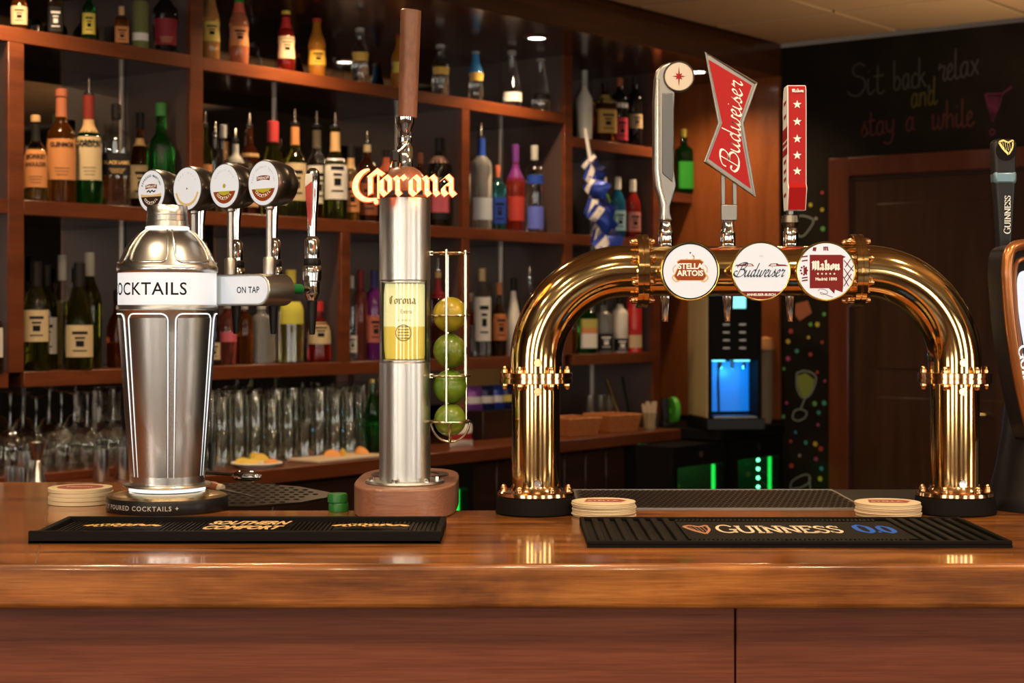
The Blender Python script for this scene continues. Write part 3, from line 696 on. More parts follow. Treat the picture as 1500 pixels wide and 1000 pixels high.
def bottle_at(X, Y, Z, H, r, shape, glass, label, grp, cap=None, capfrac=.86, lab=None, neck=None, pour=False, liq=None, text=None, rz=.30, sq=None, print_=True, tcol='ink', cat='bottle', name='bottle'):
    t = thing(name, label, cat, (X, Y, Z), rz, grp)
    prof = SH[shape]; sq = sq or (5 if shape in ('square',) else None)
    hh = H
    if pour: hh = H * .86
    pr = [(a * r, b * hh) for a, b in prof]
    g = G.get(glass)
    body_m = M['thin'] if (liq or glass == 'empty') else g
    obj('glass_body', MB().lathe(pr, 20, squash=sq, a0=math.pi / 4 * 0), body_m, t)
    if liq:
        lm, lt = liq
        lp = [(0, .004)] + [(max(a * r - .0025, .001), min(max(b * hh, .005), lt * hh)) for a, b in prof if b <= lt and a > 0] + [(max(shape_r(prof, lt) * r - .0025, .001), lt * hh), (0, lt * hh)]
        obj('liquid', MB().lathe(lp, 16, squash=sq), G[lm], t)
    nr = shape_r(prof, .93) * r
    if cap:
        obj('cap', MB().lathe([(nr + .0006, capfrac * hh), (nr + .002, capfrac * hh + .001), (nr + .0022, hh * 1.004), (nr * .9, hh * 1.01), (0, hh * 1.01)], 16), cmat(cap), t)
    if pour:
        o = obj('pourer', MB().lathe([(nr * .85, hh - .004), (nr * .95, hh), (nr * .95, hh + .010), (.0045, hh + .016), (.0030, H), (0, H)], 10), 'chrome', t)
        obj('stopper', MB().lathe([(nr * 1.05, hh - .001), (nr * 1.05, hh + .007), (0, hh + .007)], 12), 'black', o)
    def patch(nm, z0, z1, colr, half, off=.0007, par=None):
        k = 5
        zs = [z0 + (z1 - z0) * i / k for i in range(k + 1)]
        p = [(shape_r(prof, z) * r + off, z * hh) for z in zs]
        mb = MB().lathe(p, 14, a0=-math.pi / 2 - half, a1=-math.pi / 2 + half, squash=sq)
        return obj(nm, mb, cmat(colr), par or t)
    if lab:
        for i, (z0, z1, colr) in enumerate(lab):
            o = patch('label', z0, z1, colr, 1.12 if not sq else 1.0, .0007 + .0003 * i)
            if i == 0: first = o
        if print_:
            z0, z1, _ = lab[0]; zc = (z0 + z1) / 2 * hh; lh = (z1 - z0) * hh
            rr = shape_r(prof, (z0 + z1) / 2) * r + .0019
            def wrap(x, y, z):
                a = -math.pi / 2 + x / rr; q = 1
                if sq: q = 1 / (abs(math.cos(a)) ** sq + abs(math.sin(a)) ** sq) ** (1 / sq)
                return (rr * q * math.cos(a), rr * q * math.sin(a), y)
            mb = MB()
            if text:
                for q, (s, fz, sz) in enumerate(text): mb.text(s, sz * r, 0, zc + fz * lh, fn=wrap, bold=.035, sx=.82)
                for q in range(3): 
                    y = zc - lh * (.22 + .08 * q); w_ = r * (.55 - .08 * q); mb.add([wrap(-w_ + w_ * 2 * j / 6, y + d, 0) for j in range(7) for d in (-.0008, .0008)], [(2 * j, 2 * j + 2, 2 * j + 3, 2 * j + 1) for j in range(6)])
            else:
                for y, w_, d0 in ((.26, .55, .045), (.1, .35, .03), (-.08, .28, .09), (-.3, .5, .02)):
                    y = zc + y * lh; w_ *= r; d_ = d0 * lh
                    mb.add([wrap(-w_ + w_ * 2 * j / 6, y + d, 0) for j in range(7) for d in (-d_, d_)], [(2 * j, 2 * j + 2, 2 * j + 3, 2 * j + 1) for j in range(6)])
            obj('label_print', mb, cmat(tcol), first, flat=True)
    if neck: patch('neck_label', neck[0], neck[1], neck[2], math.pi, .0006)
    return t
GRP = {}
def bottle(px, ytop, wpx, yy, sh, shape, glass, label, grp, **k):
    X, z = back(px, yy)
    hb = sh + .0018 if sh > CTR else sh
    yb = 460 - hb * 2500 / z
    H = (yb - ytop) * z / 2500; r = wpx / 2 * z / 2500
    return bottle_at(X, z, CZ + hb, H, r, shape, glass, label, grp, **k)
T1 = 'bottles on the top shelf'; T2 = 'spirit bottles on the middle shelf'; T3 = 'bottles on the lower shelf'; TR = 'bottles on the short right shelves'
CR = (.62, .48, .28); OR = (.60, .25, .09); WH = (.75, .72, .66); BK = (.015, .013, .012); RD = (.50, .03, .03); YL = (.72, .58, .10); GRN = (.03, .22, .04); TN = (.60, .38, .18); BL = (.02, .06, .35); PK = (.60, .12, .16); GR = (.45, .45, .43)
# top shelf, left bay
bottle(28, -26, 25, .03, H1, 'jug', 'amber', 'small amber whisky bottle with cream label at far left of top shelf', T1, cap=TN, lab=[(.1, .48, CR)])
bottle(81, -30, 22, .03, H1, 'square', 'dark', 'small square whiskey miniature with black label on top shelf', T1, cap=BK, lab=[(.06, .5, BK)], tcol='white')
bottle(130, -20, 20, .04, H1, 'round', 'green', 'small green bottle with red cap and yellow label on top shelf', T1, cap=RD, capfrac=.8, lab=[(.12, .5, YL)])
bottle(178, 10, 20, .06, H1, 'square', 'amber', 'small square bottle of amber liquor with tan stopper on top shelf', T1, cap=TN, capfrac=.78, lab=[(.1, .5, OR)])
bottle(205, 3, 25, .05, H1, 'tin', 'olivetin', 'green whisky gift tin with pale band on top shelf', T1, lab=[(.05, .98, (.14, .15, .05)), (.18, .34, WH)], print_=False, cat='tin', name='gift_tin')
bottle(242, -28, 38, .04, H1, 'flask', 'blackg', 'black wide-shouldered liqueur bottle with red label on top shelf', T1, cap=BK, lab=[(.10, .46, (.24, .018, .03))], text=[('Tia Maria', .62, .50)], tcol=TN)
bottle(55, 38, 22, .12, H1, 'tin', 'blackg', 'squat dark lid lying between the first two top shelf bottles', T1, name='jar_lid', cat='lid')
# top shelf, long bay
bottle(309, -18, 27, .04, H1, 'soda', 'peach', 'peach yellow soda bottle beside the upright on top shelf', T1, cap=GRN, lab=[(.25, .52, (.70, .50, .12))])
bottle(350, -10, 30, .04, H1, 'soda', 'coral', 'coral pink soda bottle with green cap on top shelf', T1, cap=GRN, lab=[(.25, .52, OR)], neck=(.72, .94, (.6, .12, .08)))
bottle(419, 17, 27, .05, H1, 'soda', 'red', 'deep red soda bottle with cream label on top shelf', T1, cap=YL, capfrac=.95, lab=[(.22, .58, CR)], neck=(.72, .9, RD))
bottle(464, 28, 27, .05, H1, 'soda', 'orange', 'orange soda bottle with red crown cap on top shelf', T1, cap=RD, capfrac=.95, lab=[(.2, .45, (.85, .50, .06))])
bottle(527, 42, 27, .05, H1, 'soda', 'empty', 'clear tonic bottle with gold sash label, first from the orange soda', T1, cap=GR, capfrac=.94, lab=[(.40, .56, (.75, .48, .10))], liq=('water', .38), print_=False)
bottle(586, 52, 27, .05, H1, 'soda', 'orange', 'orange bottle peeking out behind the tall wooden tap handle', T1, cap=RD, capfrac=.95, lab=[(.3, .5, YL)], print_=False)
bottle(645, 66, 27, .05, H1, 'soda', 'empty', 'clear tonic bottle with gold sash right of the tall wooden handle', T1, cap=GR, capfrac=.94, lab=[(.42, .56, (.75, .48, .10))], liq=('water', .38), print_=False)
bottle(697, 76, 23, .06, H1, 'soda', 'empty', 'clear tonic bottle with blue foil neck and gold sash', T1, cap=GR, capfrac=.96, lab=[(.42, .58, (.75, .48, .10))], neck=(.58, .95, (.05, .25, .55)), liq=('water', .4), print_=False)
bottle(750, 75, 29, .05, H1, 'cone', 'empty', 'clear conical water bottle, left of the two at the shelf end', T1, cap=GR, capfrac=.93, lab=[(.10, .26, WH)], liq=('water', .3), print_=False)
bottle(792, 87, 29, .06, H1, 'cone', 'empty', 'clear conical water bottle with dark band, last on the top shelf', T1, cap=GR, capfrac=.97, lab=[(.24, .34, BK)], liq=('water', .22), print_=False)
# middle shelf, first bay
bottle(52, 170, 36, .05, H2, 'jug', 'empty', 'clear malt whisky bottle with tan label and cork beside left upright', T2, cap=TN, capfrac=.93, lab=[(.16, .60, OR)], neck=(.70, .90, BK), liq=('gold', .62), text=[('MONKEY', .26, .50), ('SHOULDER', .06, .44)])
bottle(90, 132, 43, .05, H2, 'round', 'amber', 'tall amber single malt bottle with copper neck and orange label', T2, cap=(.42, .13, .07), capfrac=.94, lab=[(.20, .56, OR)], neck=(.76, .93, (.42, .14, .07)), text=[('GLENMOR', .30, .44)])
bottle(130, 115, 39, .04, H2, 'round', 'green', 'green Irish whiskey bottle with cream label and metal pourer', T2, cap=(.22, .03, .02), capfrac=.78, lab=[(.22, .62, CR)], neck=(.66, .80, TN), pour=True, text=[('JAMESON', .26, .56)])
bottle(170, 154, 40, .06, H2, 'square', 'empty', 'square whisky bottle with black slanted label and amber below', T2, cap=BK, capfrac=.86, lab=[(.30, .52, BK)], liq=('amber', .52), text=[('BLACK LABEL', 0, .34)], tcol='gold_print')
bottle(205, 166, 31, .15, H2, 'jug', 'brown', 'brown cream liqueur bottle with black cap behind the first tap badge', T2, cap=BK, capfrac=.84, lab=[(.12, .46, CR)], neck=(.66, .74, TN))
bottle(236, 152, 40, .06, H2, 'round', 'green', 'plain round green bottle left of the wide shelf upright', T2, cap=(.05, .20, .05), capfrac=.88)
# middle shelf, second bay
bottle(301, 164, 20, .05, H2, 'tall', 'olive', 'narrow olive bottle with gold pourer against the upright', T2, pour=True, lab=[(.1, .55, OR)])
bottle(316, 178, 26, .16, H2, 'tall', 'empty', 'clear bottle with steel pourer behind the second tap badge', T2, pour=True, liq=('water', .5))
bottle(327, 184, 24, .08, H2, 'jug', 'empty', 'clear decanter-like bottle with glass stopper above second badge', T2, cap=GR, liq=('straw', .5))
bottle(345, 188, 26, .10, H2, 'tall', 'empty', 'clear bottle with grey neck label above the third badge', T2, pour=True, neck=(.7, .95, GR), liq=('dark_amber', .4))
bottle(366, 165, 26, .10, H2, 'tall', 'brown', 'slim brown bottle with silver pourer between third and fourth badges', T2, pour=True, lab=[(.1, .5, TN)], neck=(.66, .7, TN))
bottle(400, 179, 42, .06, H2, 'slope', 'olive', 'olive glass bottle with red foil neck behind the fourth badge', T2, cap=(.50, .05, .05), capfrac=.76, lab=[(.12, .40, CR)])
bottle(432, 160, 34, .06, H2, 'round', 'olive', 'olive rum bottle with orange neck label and silver pourer', T2, pour=True, neck=(.78, .97, OR), lab=[(.18, .58, CR)], liq=None)
bottle(464, 163, 33, .15, H2, 'round', 'empty', 'clear rum bottle with cream neck label, red band and pourer', T2, pour=True, neck=(.78, .96, CR), lab=[(.18, .58, WH)], liq=('dark_amber', .55))
bottle(491, 165, 37, .045, H2, 'round', 'olive', 'gin bottle with gold neck and tall pale label beside red tap handle', T2, pour=True, neck=(.74, .95, TN), lab=[(.22, .66, WH)])
bottle(514, 214, 26, .06, H2, 'round', 'gold', 'short golden bottle with black cap left of the glowing sign', T2, cap=BK, capfrac=.84, lab=[(.12, .52, OR)], neck=(.70, .84, TN))
bottle(538, 192, 30, .10, H2, 'tall', 'brown', 'dark brown bottle with cream collar and pourer behind glowing sign', T2, pour=True, neck=(.90, .99, CR), lab=[(.1, .5, (.25, .08, .04))])
bottle(566, 220, 26, .10, H2, 'tall', 'dark', 'dark bottle with orange red neck and black cap behind glowing sign', T2, cap=BK, capfrac=.9, neck=(.70, .9, (.55, .12, .06)), lab=[(.1, .5, BK)])
bottle(615, 225, 22, .08, H2, 'tall', 'brown', 'slim brown bottle just behind the dome of steel column', T2, cap=(.16, .05, .03))
bottle(643, 203, 32, .07, H2, 'tall', 'blackg', 'black bottle with pink square label right of the steel column', T2, cap=BK, capfrac=.86, neck=(.72, .80, (.6, .35, .25)), lab=[(.08, .46, BK), (.16, .36, PK)], print_=False)
# middle shelf, third bay
bottle(691, 236, 20, .15, H2, 'tall', 'whiteg', 'opaque white liqueur bottle next to upright', T2, cap=WH, capfrac=.9)
bottle(705, 180, 32, .05, H2, 'tall', 'frost', 'frosted vodka bottle with blue neck and silver pourer', T2, pour=True, neck=(.80, .99, BL), lab=[(.10, .34, (.5, .56, .62))], print_=False)
bottle(729, 243, 22, .05, H2, 'square', 'teal', 'pale blue square gin bottle with orange cap', T2, cap=(.60, .16, .08), capfrac=.82, lab=[(.1, .5, BL)])
bottle(755, 213, 29, .05, H2, 'flask', 'ember', 'red vodka bottle with purple shoulders and violet cap', T2, cap=(.12, .03, .20), capfrac=.80, neck=(.58, .78, (.14, .02, .18)), lab=[(.12, .40, (.45, .05, .04))], print_=False)
bottle(783, 214, 27, .05, H2, 'tall', 'empty', 'clear vodka bottle with silver cap and blue badge, last in the bay', T2, cap=GR, capfrac=.84, lab=[(.04, .30, (.12, .16, .62)), (.56, .66, BL)], liq=('water', .6), print_=False)
# lower shelf, first bay
bottle(-12, 432, 34, .0, H3, 'wine', 'dark', 'dark wine bottle cut by the frame at far left of lower shelf', T3, cap=BK, capfrac=.8, lab=[(.2, .58, WH)])
bottle(53, 384, 38, .04, H3, 'wine', 'olive', 'dark wine bottle with cream label beside left upright, lower shelf', T3, cap=BK, capfrac=.78, lab=[(.27, .56, CR)])
bottle(68, 389, 32, .145, H3, 'wine', 'olive', 'green wine bottle standing behind the first labelled wine bottle', T3, cap=BK, capfrac=.8, lab=[(.15, .5, WH)])
bottle(91, 375, 30, .24, H3, 'wine', 'empty', 'pale clear wine bottle with silver foil, between the labelled pair', T3, cap=GR, capfrac=.78, liq=('straw', .6))
bottle(116, 386, 42, .03, H3, 'slope', 'olive', 'wide sloping wine bottle with cream label in front, lower shelf', T3, cap=BK, capfrac=.78, lab=[(.12, .42, CR)])
bottle(131, 371, 36, .10, H3, 'wine', 'olive', 'yellow green wine bottle with silver foil behind the sloping bottle', T3, cap=(.35, .33, .28), capfrac=.8)
bottle(172, 425, 32, .10, H3, 'jug', 'dark_amber', 'dark amber bottle half hidden by the steel cocktail tower', T3, cap=BK)
bottle(110, 394, 24, .27, H3, 'wine', 'dark', 'dark bottle at the back among the lower shelf wine', T3, cap=BK)
# lower shelf, second bay
bottle(312, 452, 22, .05, H3, 'tall', 'dark', 'dark bottle right behind the edge of the steel cocktail tower', T3, cap=BK, lab=[(.1, .4, CR)])
bottle(333, 438, 28, .05, H3, 'tall', 'pink', 'pink crystal bottle under the illuminated arm', T3, cap=GR, lab=[(.35, .5, PK)], print_=False)
bottle(358, 440, 26, .06, H3, 'tall', 'amber', 'amber bottle under the illuminated arm', T3, cap=GR)
bottle(383, 440, 32, .05, H3, 'tall', 'frost', 'frosted patterned bottle between two black nozzles', T3, cap=GR)
bottle(426, 396, 38, .05, H3, 'round', 'empty', 'wide clear gin bottle with yellow label and yellow cap', T3, cap=YL, capfrac=.86, lab=[(.42, .66, (.60, .56, .08))], liq=('straw', .62), print_=False)
bottle(467, 442, 36, .05, H3, 'jug', 'red', 'squat bottle with red cap and cream label, right of black nozzle', T3, cap=RD, capfrac=.84, lab=[(.30, .66, CR)])
# lower shelf, third bay
bottle(515, 405, 16, .05, H3, 'tall', 'empty', 'slim clear bottle next to narrow upright, lower shelf', T3, cap=GR, liq=('water', .7), lab=[(.1, .3, WH)])
bottle(528, 397, 20, .06, H3, 'tall', 'pink', 'slim pink bottle with dark red foil neck', T3, cap=(.20, .02, .03), capfrac=.76)
bottle(548, 397, 26, .05, H3, 'tall', 'purple', 'purple bottle with navy foil neck left of the steel column', T3, cap=(.04, .03, .16), capfrac=.76, lab=[(.2, .5, (.40, .12, .08))])
bottle(642, 378, 22, .06, H3, 'tall', 'brown', 'brown bottle with red neck and white pourer behind lime rack', T3, pour=True, neck=(.70, .92, (.35, .03, .04)), cap=TN, capfrac=.93)
# lower shelf, fourth bay
bottle(689, 430, 20, .15, H3, 'tall', 'empty', 'clear bottle with red spot label right of the lime rack', T3, cap=WH, liq=('water', .6), lab=[(.5, .7, RD)], print_=False)
bottle(706, 394, 26, .05, H3, 'tall', 'empty', 'white rum bottle with cream stopper and tall white label', T3, cap=CR, capfrac=.86, lab=[(.18, .68, WH)], liq=('water', .7))
bottle(731, 415, 24, .05, H3, 'jug', 'dark', 'dark bottle with copper label and copper neck', T3, cap=(.4, .16, .07), capfrac=.84, lab=[(.22, .58, (.46, .16, .06))])
bottle(752, 408, 22, .06, H3, 'slope', 'whiteg', 'white bottle with black cap left of the brass pipe', T3, cap=BK, capfrac=.84)
bottle(776, 391, 22, .08, H3, 'tall', 'empty', 'clear bottle with bright pourer behind the brass elbow', T3, pour=True, liq=('water', .6))
# right bay
bottle(856, 104, 25, .05, HR, 'flask', 'whiteg', 'slender white liqueur bottle with green motif, right bay top', TR, cap=GR, capfrac=.78, lab=[(.1, .4, (.72, .72, .6))], print_=False)
bottle(886, 122, 30, .06, HR, 'square', 'dark_amber', 'square dark bottle with gold label and wide collar', TR, cap=BK, capfrac=.86, lab=[(.16, .55, (.50, .30, .08))], neck=(.66, .80, (.45, .32, .10)))
bottle(908, 115, 23, .04, HR, 'tall', 'blackg', 'black bottle with red triangular label, right bay top', TR, cap=(.35, .12, .05), capfrac=.88, lab=[(.06, .40, (.50, .04, .07))], neck=(.55, .62, WH))
bottle(930, 113, 22, .04, HR, 'tall', 'blackg', 'black bottle with patterned pale label, beside the silver handle', TR, cap=BK, capfrac=.88, lab=[(.26, .46, (.35, .25, .15))])
bottle(884, 260, 22, .06, H2, 'wine', 'green_l', 'green syrup bottle with white cap', TR, cap=WH, capfrac=.80, lab=[(.12, .45, (.5, .6, .2))])
bottle(905, 260, 23, .06, H2, 'wine', 'blue_l', 'blue syrup bottle with white cap', TR, cap=WH, capfrac=.80, lab=[(.12, .45, (.3, .5, .6))])
bottle(927, 264, 23, .045, H2, 'wine', 'red_l', 'red syrup bottle with white cap', TR, cap=WH, capfrac=.80, lab=[(.12, .45, (.5, .2, .18))])
bottle(860, 436, 26, .05, H3, 'square', 'green', 'square dark green herbal liqueur bottle with white and red label', TR, cap=BK, lab=[(.10, .62, WH), (.36, .46, OR), (.46, .62, (.45, .42, .10))], print_=False)
bottle(838, 440, 16, .08, H3, 'tall', 'amber', 'narrow amber bottle inside the curve of brass pipe', TR, cap=TN)
bottle(884, 436, 24, .07, H3, 'square', 'frost', 'clear square bottle with black base between green and red bottles', TR, cap=BK, lab=[(.05, .35, BK)], tcol='white')
bottle(908, 434, 24, .07, H3, 'tall', 'whiteg', 'white bottle with black lower band beside the red box', TR, cap=BK, lab=[(.02, .25, BK)], tcol='white')
bottle(929, 432, 22, .04, H3, 'tin', 'redg', 'red cylindrical gift tin at the end of short lower shelf', TR, lab=[(.1, .4, RD), (.08, .30, CR)], print_=False, name='gift_tin', cat='tin')
# last bay
bottle(1002, 190, 24, .10, HL, 'square', 'green', 'tall green bottle seen between silver handle and bow tie sign', TR, cap=YL, capfrac=.88, lab=[(.08, .5, (.03, .28, .03))], print_=False)
bottle(1022, 176, 26, .22, HL, 'jug', 'dark', 'dark round bottle with gold stopper behind the green one', TR, cap=TN)
bottle(1040, 200, 20, .20, HL, 'tall', 'dark', 'slim dark bottle beside the bow tie sign post', TR, cap=BK)
# fridge bottles
for i, (T, W, H) in enumerate(FRT):
    s0, s1, yf = FR[i][0], FR[i][1], FR[i][2]
    for k in range(4 if i != 2 else 2):
        s = s0 + .09 + k * .075; p = bb(s, yf + .10 + .05 * (k % 2), -CZ + H * .48 + .009)
        bottle_at(p.x, p.y, p.z, .23, .028, 'wine', 'green' if k % 2 else 'olive', ['green beer bottle in the fridge beside the wooden handled tower', 'green beer bottle in the fridge under the side counter', 'green beer bottle behind the fridge door with light dots'][i], ['bottles in the first fridge', 'bottles in the second fridge', 'bottles in the third fridge'][i], cap='gold', capfrac=.94)

# ================================================================== GLASSES
def wine_glass():
    t = thing('wine_glass', 'clear stemmed wine glass standing upside down on the riser', 'glass', (0, 0, 0), 0, 'upside-down wine glasses on the riser')
    obj('bowl', MB().lathe([(.031, 0), (.036, .03), (.040, .06), (.037, .085), (.022, .108), (.006, .116)], 20), 'tumbler', t)
    obj('stem', MB().lathe([(.006, .116), (.0038, .13), (.0036, .19), (.005, .205)], 10), 'tumbler', t)
    obj('foot', MB().lathe([(.005, .205), (.02, .212), (.034, .214), (.034, .2155), (0, .2165)], 20), 'tumbler', t)
    return t
wg = wine_glass()
spots = [(px, .028) for px in (-22, 15, 53, 90, 128, 166, 204)] + [(px, .128) for px in (-4, 34, 72, 109, 147, 185, 223)]
for i, (px, yy) in enumerate(spots):
    X, z = back(px, yy); o = wg if i == 0 else dup(wg, label='clear stemmed wine glass standing upside down in the %s row on the riser' % ('front' if yy < .1 else 'back'))
    k = (1.13, 1.19, 1.10, 1.16)[i % 4]
    o.location = (X, z, CZ + CTR + .0285); o.scale = (1.10, 1.10, k)
wg['label'] = 'clear stemmed wine glass standing upside down in the front row on the riser'
def tumbler():
    t = thing('tumbler', 'clear straight tumbler stacked upside down on the back counter', 'glass', (0, 0, 0), 0, 'stacked tumblers on the back counter')
    obj('glass_wall', MB().lathe([(.037, 0), (.0365, .004), (.034, .118), (.032, .124), (0, .125)], 18), 'tumbler', t)
    obj('glass_base', MB().lathe([(.0335, 0), (.031, .108), (.0, .110)], 18), 'tumbler', t)
    return t
tb = tumbler(); cnt = 0
for row, yy in enumerate((-.032, .05, .132, .214, .29)):
    s0, s1 = back_s(299, yy), back_s(533, yy)
    for k in range(int((s1 - s0) / .0785) + 1):
        s_ = s0 + .0785 * k + (.03 if row % 2 else 0) + random.uniform(-.002, .002)
        if s_ > s1: continue
        kk = (.98, 1.0, .90, 1.04, .95)[(k // 2 + row) % 5]
        for lev in range(2):
            if lev and (k * 7 + row * 3) % 6 == 0: continue
            if not lev: zb = CZ + CTR + .0006
            o = tb if cnt == 0 else dup(tb, label='clear straight tumbler upside down in the %s layer of glasses on the back counter' % ('upper' if lev else 'lower')); cnt += 1
            p = bb(s_, yy + random.uniform(-.0015, .0015), 0)
            o.location = (p.x, p.y, zb + (.1256 * kk if lev else 0)); o.scale = (.98 - .05 * lev, .98 - .05 * lev, kk * (1 if not lev else .92))
tb['label'] = 'clear straight tumbler upside down in the lower layer of glasses on the back counter'
# tall green bottled water beside the tumblers
for px, yy in ((546, -.03), (559, .05), (572, -.04)):
    X, z = back(px, yy)
    bottle_at(X, z, CZ + CTR + .0005, .27, .030, 'wine', 'green', ['slim green bottle next to the tumblers, first from the left', 'slim green bottle next to tumblers, middle of three', 'slim green bottle next to tumblers, touching the steel column edge'][int((px - 546) / 12)], 'green bottles beside the tumblers', cap='gold', capfrac=.95)
# jiggers and steel cups
def counter_item(px, yy, h=CTR):
    X, z = back(px, yy); return X, z, CZ + h + .0006
def jigger(px, yy, k, label, single=False, h=CTR):
    X, z, Z = counter_item(px, yy, h)
    t = thing('jigger', label, 'jigger', (X, z, Z), 0, 'steel jiggers and cups on back counter')
    if single: obj('cup', MB().lathe([(0, 0), (.021 * k, 0), (.022 * k, .003), (.022 * k, .085 * k), (.0205 * k, .085 * k), (.0205 * k, .006), (0, .006)], 20), 'steel', t)
    else:
        obj('lower_cup', MB().lathe([(.022 * k, 0), (.023 * k, .002), (.011 * k, .068 * k), (.009 * k, .072 * k)], 20), 'steel', t)
        obj('upper_cup', MB().lathe([(.009 * k, .072 * k), (.012 * k, .078 * k), (.023 * k, .118 * k), (.0215 * k, .118 * k), (.010 * k, .082 * k), (0, .08 * k)], 20), 'steel', t)
jigger(55, -.16, 1.15, 'double-ended steel jigger in front of the wine glasses')
jigger(15, -.17, .85, 'small steel cup at the far left behind the counter edge', True)
jigger(31, -.19, .80, 'small steel cup second from the left behind counter edge', True)
jigger(38, -.12, 1.25, 'tall steel cup behind the pair of small cups', True)
jigger(148, -.14, 1.15, 'steel cup left of the cocktail tower, first of two', True)
jigger(179, -.14, 1.15, 'steel cup touching the outline of cocktail tower', True)
# plate of citrus, board
X, z, Z = counter_item(376, -.158)
t = thing('plate', 'shallow white plate of citrus wedges on the back counter', 'plate', (X, z, Z))
obj('plate_dish', MB().lathe([(0, 0), (.06, 0), (.065, .004), (.087, .014), (.085, .017), (.064, .007), (0, .006)], 32), 'white', t)
M['lemon'] = mat('lemon_flesh', (.78, .56, .10), .4); M['limeflesh'] = mat('lime_peel', (.30, .38, .04), .4); M['orangepeel'] = mat('orange_peel', (.80, .36, .10), .45); M['rind'] = mat('lemon_rind', (.75, .62, .12), .45)
def wedge(loc, r, rz, tilt, label, m1, m2, grp):
    o = thing('citrus_wedge', label, 'fruit', loc, rz, grp)
    n_ = 9; vs = []; a0, a1 = .0, 1.1
    mb = MB()
    for i in range(n_ + 1):
        ph = math.pi * i / n_; x = -r * math.cos(ph) * 1.15; q = r * math.sin(ph)
        for a in (a0, (a0 + a1) / 2, a1): vs.append((x, q * math.cos(a), q * math.sin(a)))
        vs.append((x, 0, 0))
    fr = []; fs = []
    for i in range(n_):
        a = 4 * i; fr += [(a, a + 1, a + 5, a + 4), (a + 1, a + 2, a + 6, a + 5)]; fs += [(a + 3, a, a + 4, a + 7), (a + 2, a + 3, a + 7, a + 6)]
    obj('rind', MB().add(vs, fr), m1, o); obj('flesh', MB().add(vs, fs), m2, o)
cw = ['lemon wedge at the left side of the plate', 'lime wedge standing upright amid the plate', 'lime wedge leaning right on the plate', 'orange slice at right side of the plate', 'lemon wedge lying at the front of the plate', 'second orange slice behind others on the plate']
for i, (dx, dy, r_, rz, m1, m2) in enumerate(((-.045, -.005, .026, .3, 'rind', 'lemon'), (-.004, .030, .030, 1.2, 'limeflesh', 'lemon'), (.020, -.012, .028, .8, 'limeflesh', 'lemon'), (.052, -.012, .022, 0, 'orangepeel', 'orangepeel'), (-.012, -.043, .025, .1, 'rind', 'lemon'), (.040, .035, .022, 2, 'orangepeel', 'orangepeel'))):
    wedge((X + dx, z + dy, Z + .009 + (.012 if i in (1, 2) else 0)), r_, rz, 0, cw[i], m1, m2, 'citrus wedges on the plate')
X, z, Z = counter_item(494, -.165)
M['board_p'] = mat('pale_cutting_board', (.62, .50, .36), .6)
cb = tag(obj('cutting_board', MB().box(-.17, .17, -.075, .075, 0, .012), 'board_p', bevel=.004), 'pale rectangular cutting board on the back counter by the tumblers', 'cutting board'); cb.location = (X, z, Z); cb.rotation_euler = (0, 0, ANG)
for i, (px, lab_) in enumerate(((487, 'orange chunk on the cutting board, left one'), (506, 'pale orange chunk on the cutting board, middle one'), (532, 'thin orange peel lying at the right of cutting board'))):
    X, z, Z2 = counter_item(px, -.165); wedge((X, z, Z + .0125), .027 if i < 2 else .03, .4 + i, 0, lab_, 'orangepeel', 'orangepeel' if i != 1 else 'lemon', 'orange pieces on the cutting board')
# straws in a glass beside the tower
X, z, Z = counter_item(306, -.18)
t = thing('straw_glass', 'amber glass holding dark straws close beside the cocktail tower', 'glass', (X, z, Z))
obj('glass_wall', MB().lathe([(0, 0), (.028, 0), (.034, .10), (.033, .10), (.026, .004), (0, .004)], 18), 'tumbler', t)
for k in range(6): obj('straw', MB().tube([(.01 * math.cos(k), .01 * math.sin(k), .005), (.028 * math.cos(k * 1.1) - .01, .02 * math.sin(k * 1.1), .19)], .003, 6), 'black', t)
# objects behind the brass tower on the back counter
M['wicker'] = wood('wicker', (.30, .10, .03), (.48, .17, .05), (.6, .25, .08), (60, 60, 160), .6, k=1)
def basket(px, label, wd):
    X, z, Z = counter_item(px, -.10)
    t = thing('bread_basket', label, 'basket', (X, z, Z), ANG - .25, 'woven baskets on the back counter')
    n_ = 7
    for k in range(n_):
        z0 = .011 * k; g = 1 + .035 * k; a, b_ = wd * g * .85, .075 * g
        q = [(-a, -b_), (a, -b_), (a, b_), (-a, b_)]
        obj('woven_band', MB().tube([(x, y, z0 + .006) for x, y in catmull(q + [q[0]], 3)[:-1]] if 0 else [(-a, -b_, z0 + .006), (a, -b_, z0 + .006), (a, b_, z0 + .006), (-a, b_, z0 + .006)], .0065, 6, closed=True), 'wicker', t)
    obj('basket_base', MB().box(-wd * .85, wd * .85, -.072, .072, .001, .008), 'wicker', t, flat=True)
basket(838, 'orange woven basket half hidden behind brass pipe', .085); basket(897, 'orange woven basket with utensils beside the straw cup', .085)
def stick(px, yy, dx, h, m_, label, r_=.006, lean=.05):
    X, z, Z = counter_item(px, yy)
    t = tag(obj('bar_utensil', MB().tube([(0, 0, .0), (lean * .5, 0, h * .5), (lean, 0, h * .93), (lean * 1.05, 0, h)], r_, 8, rs=[r_, r_, r_ * 1.3, r_ * .8]), m_), label, 'utensil', 'bar utensils behind the baskets'); t.location = (X, z, Z)
stick(912, .0, 0, .22, 'gold', 'gold leaning utensil behind the woven basket', .006, -.07)
stick(925, .02, 0, .23, 'black', 'black leaning utensil behind the woven basket', .008, -.04)
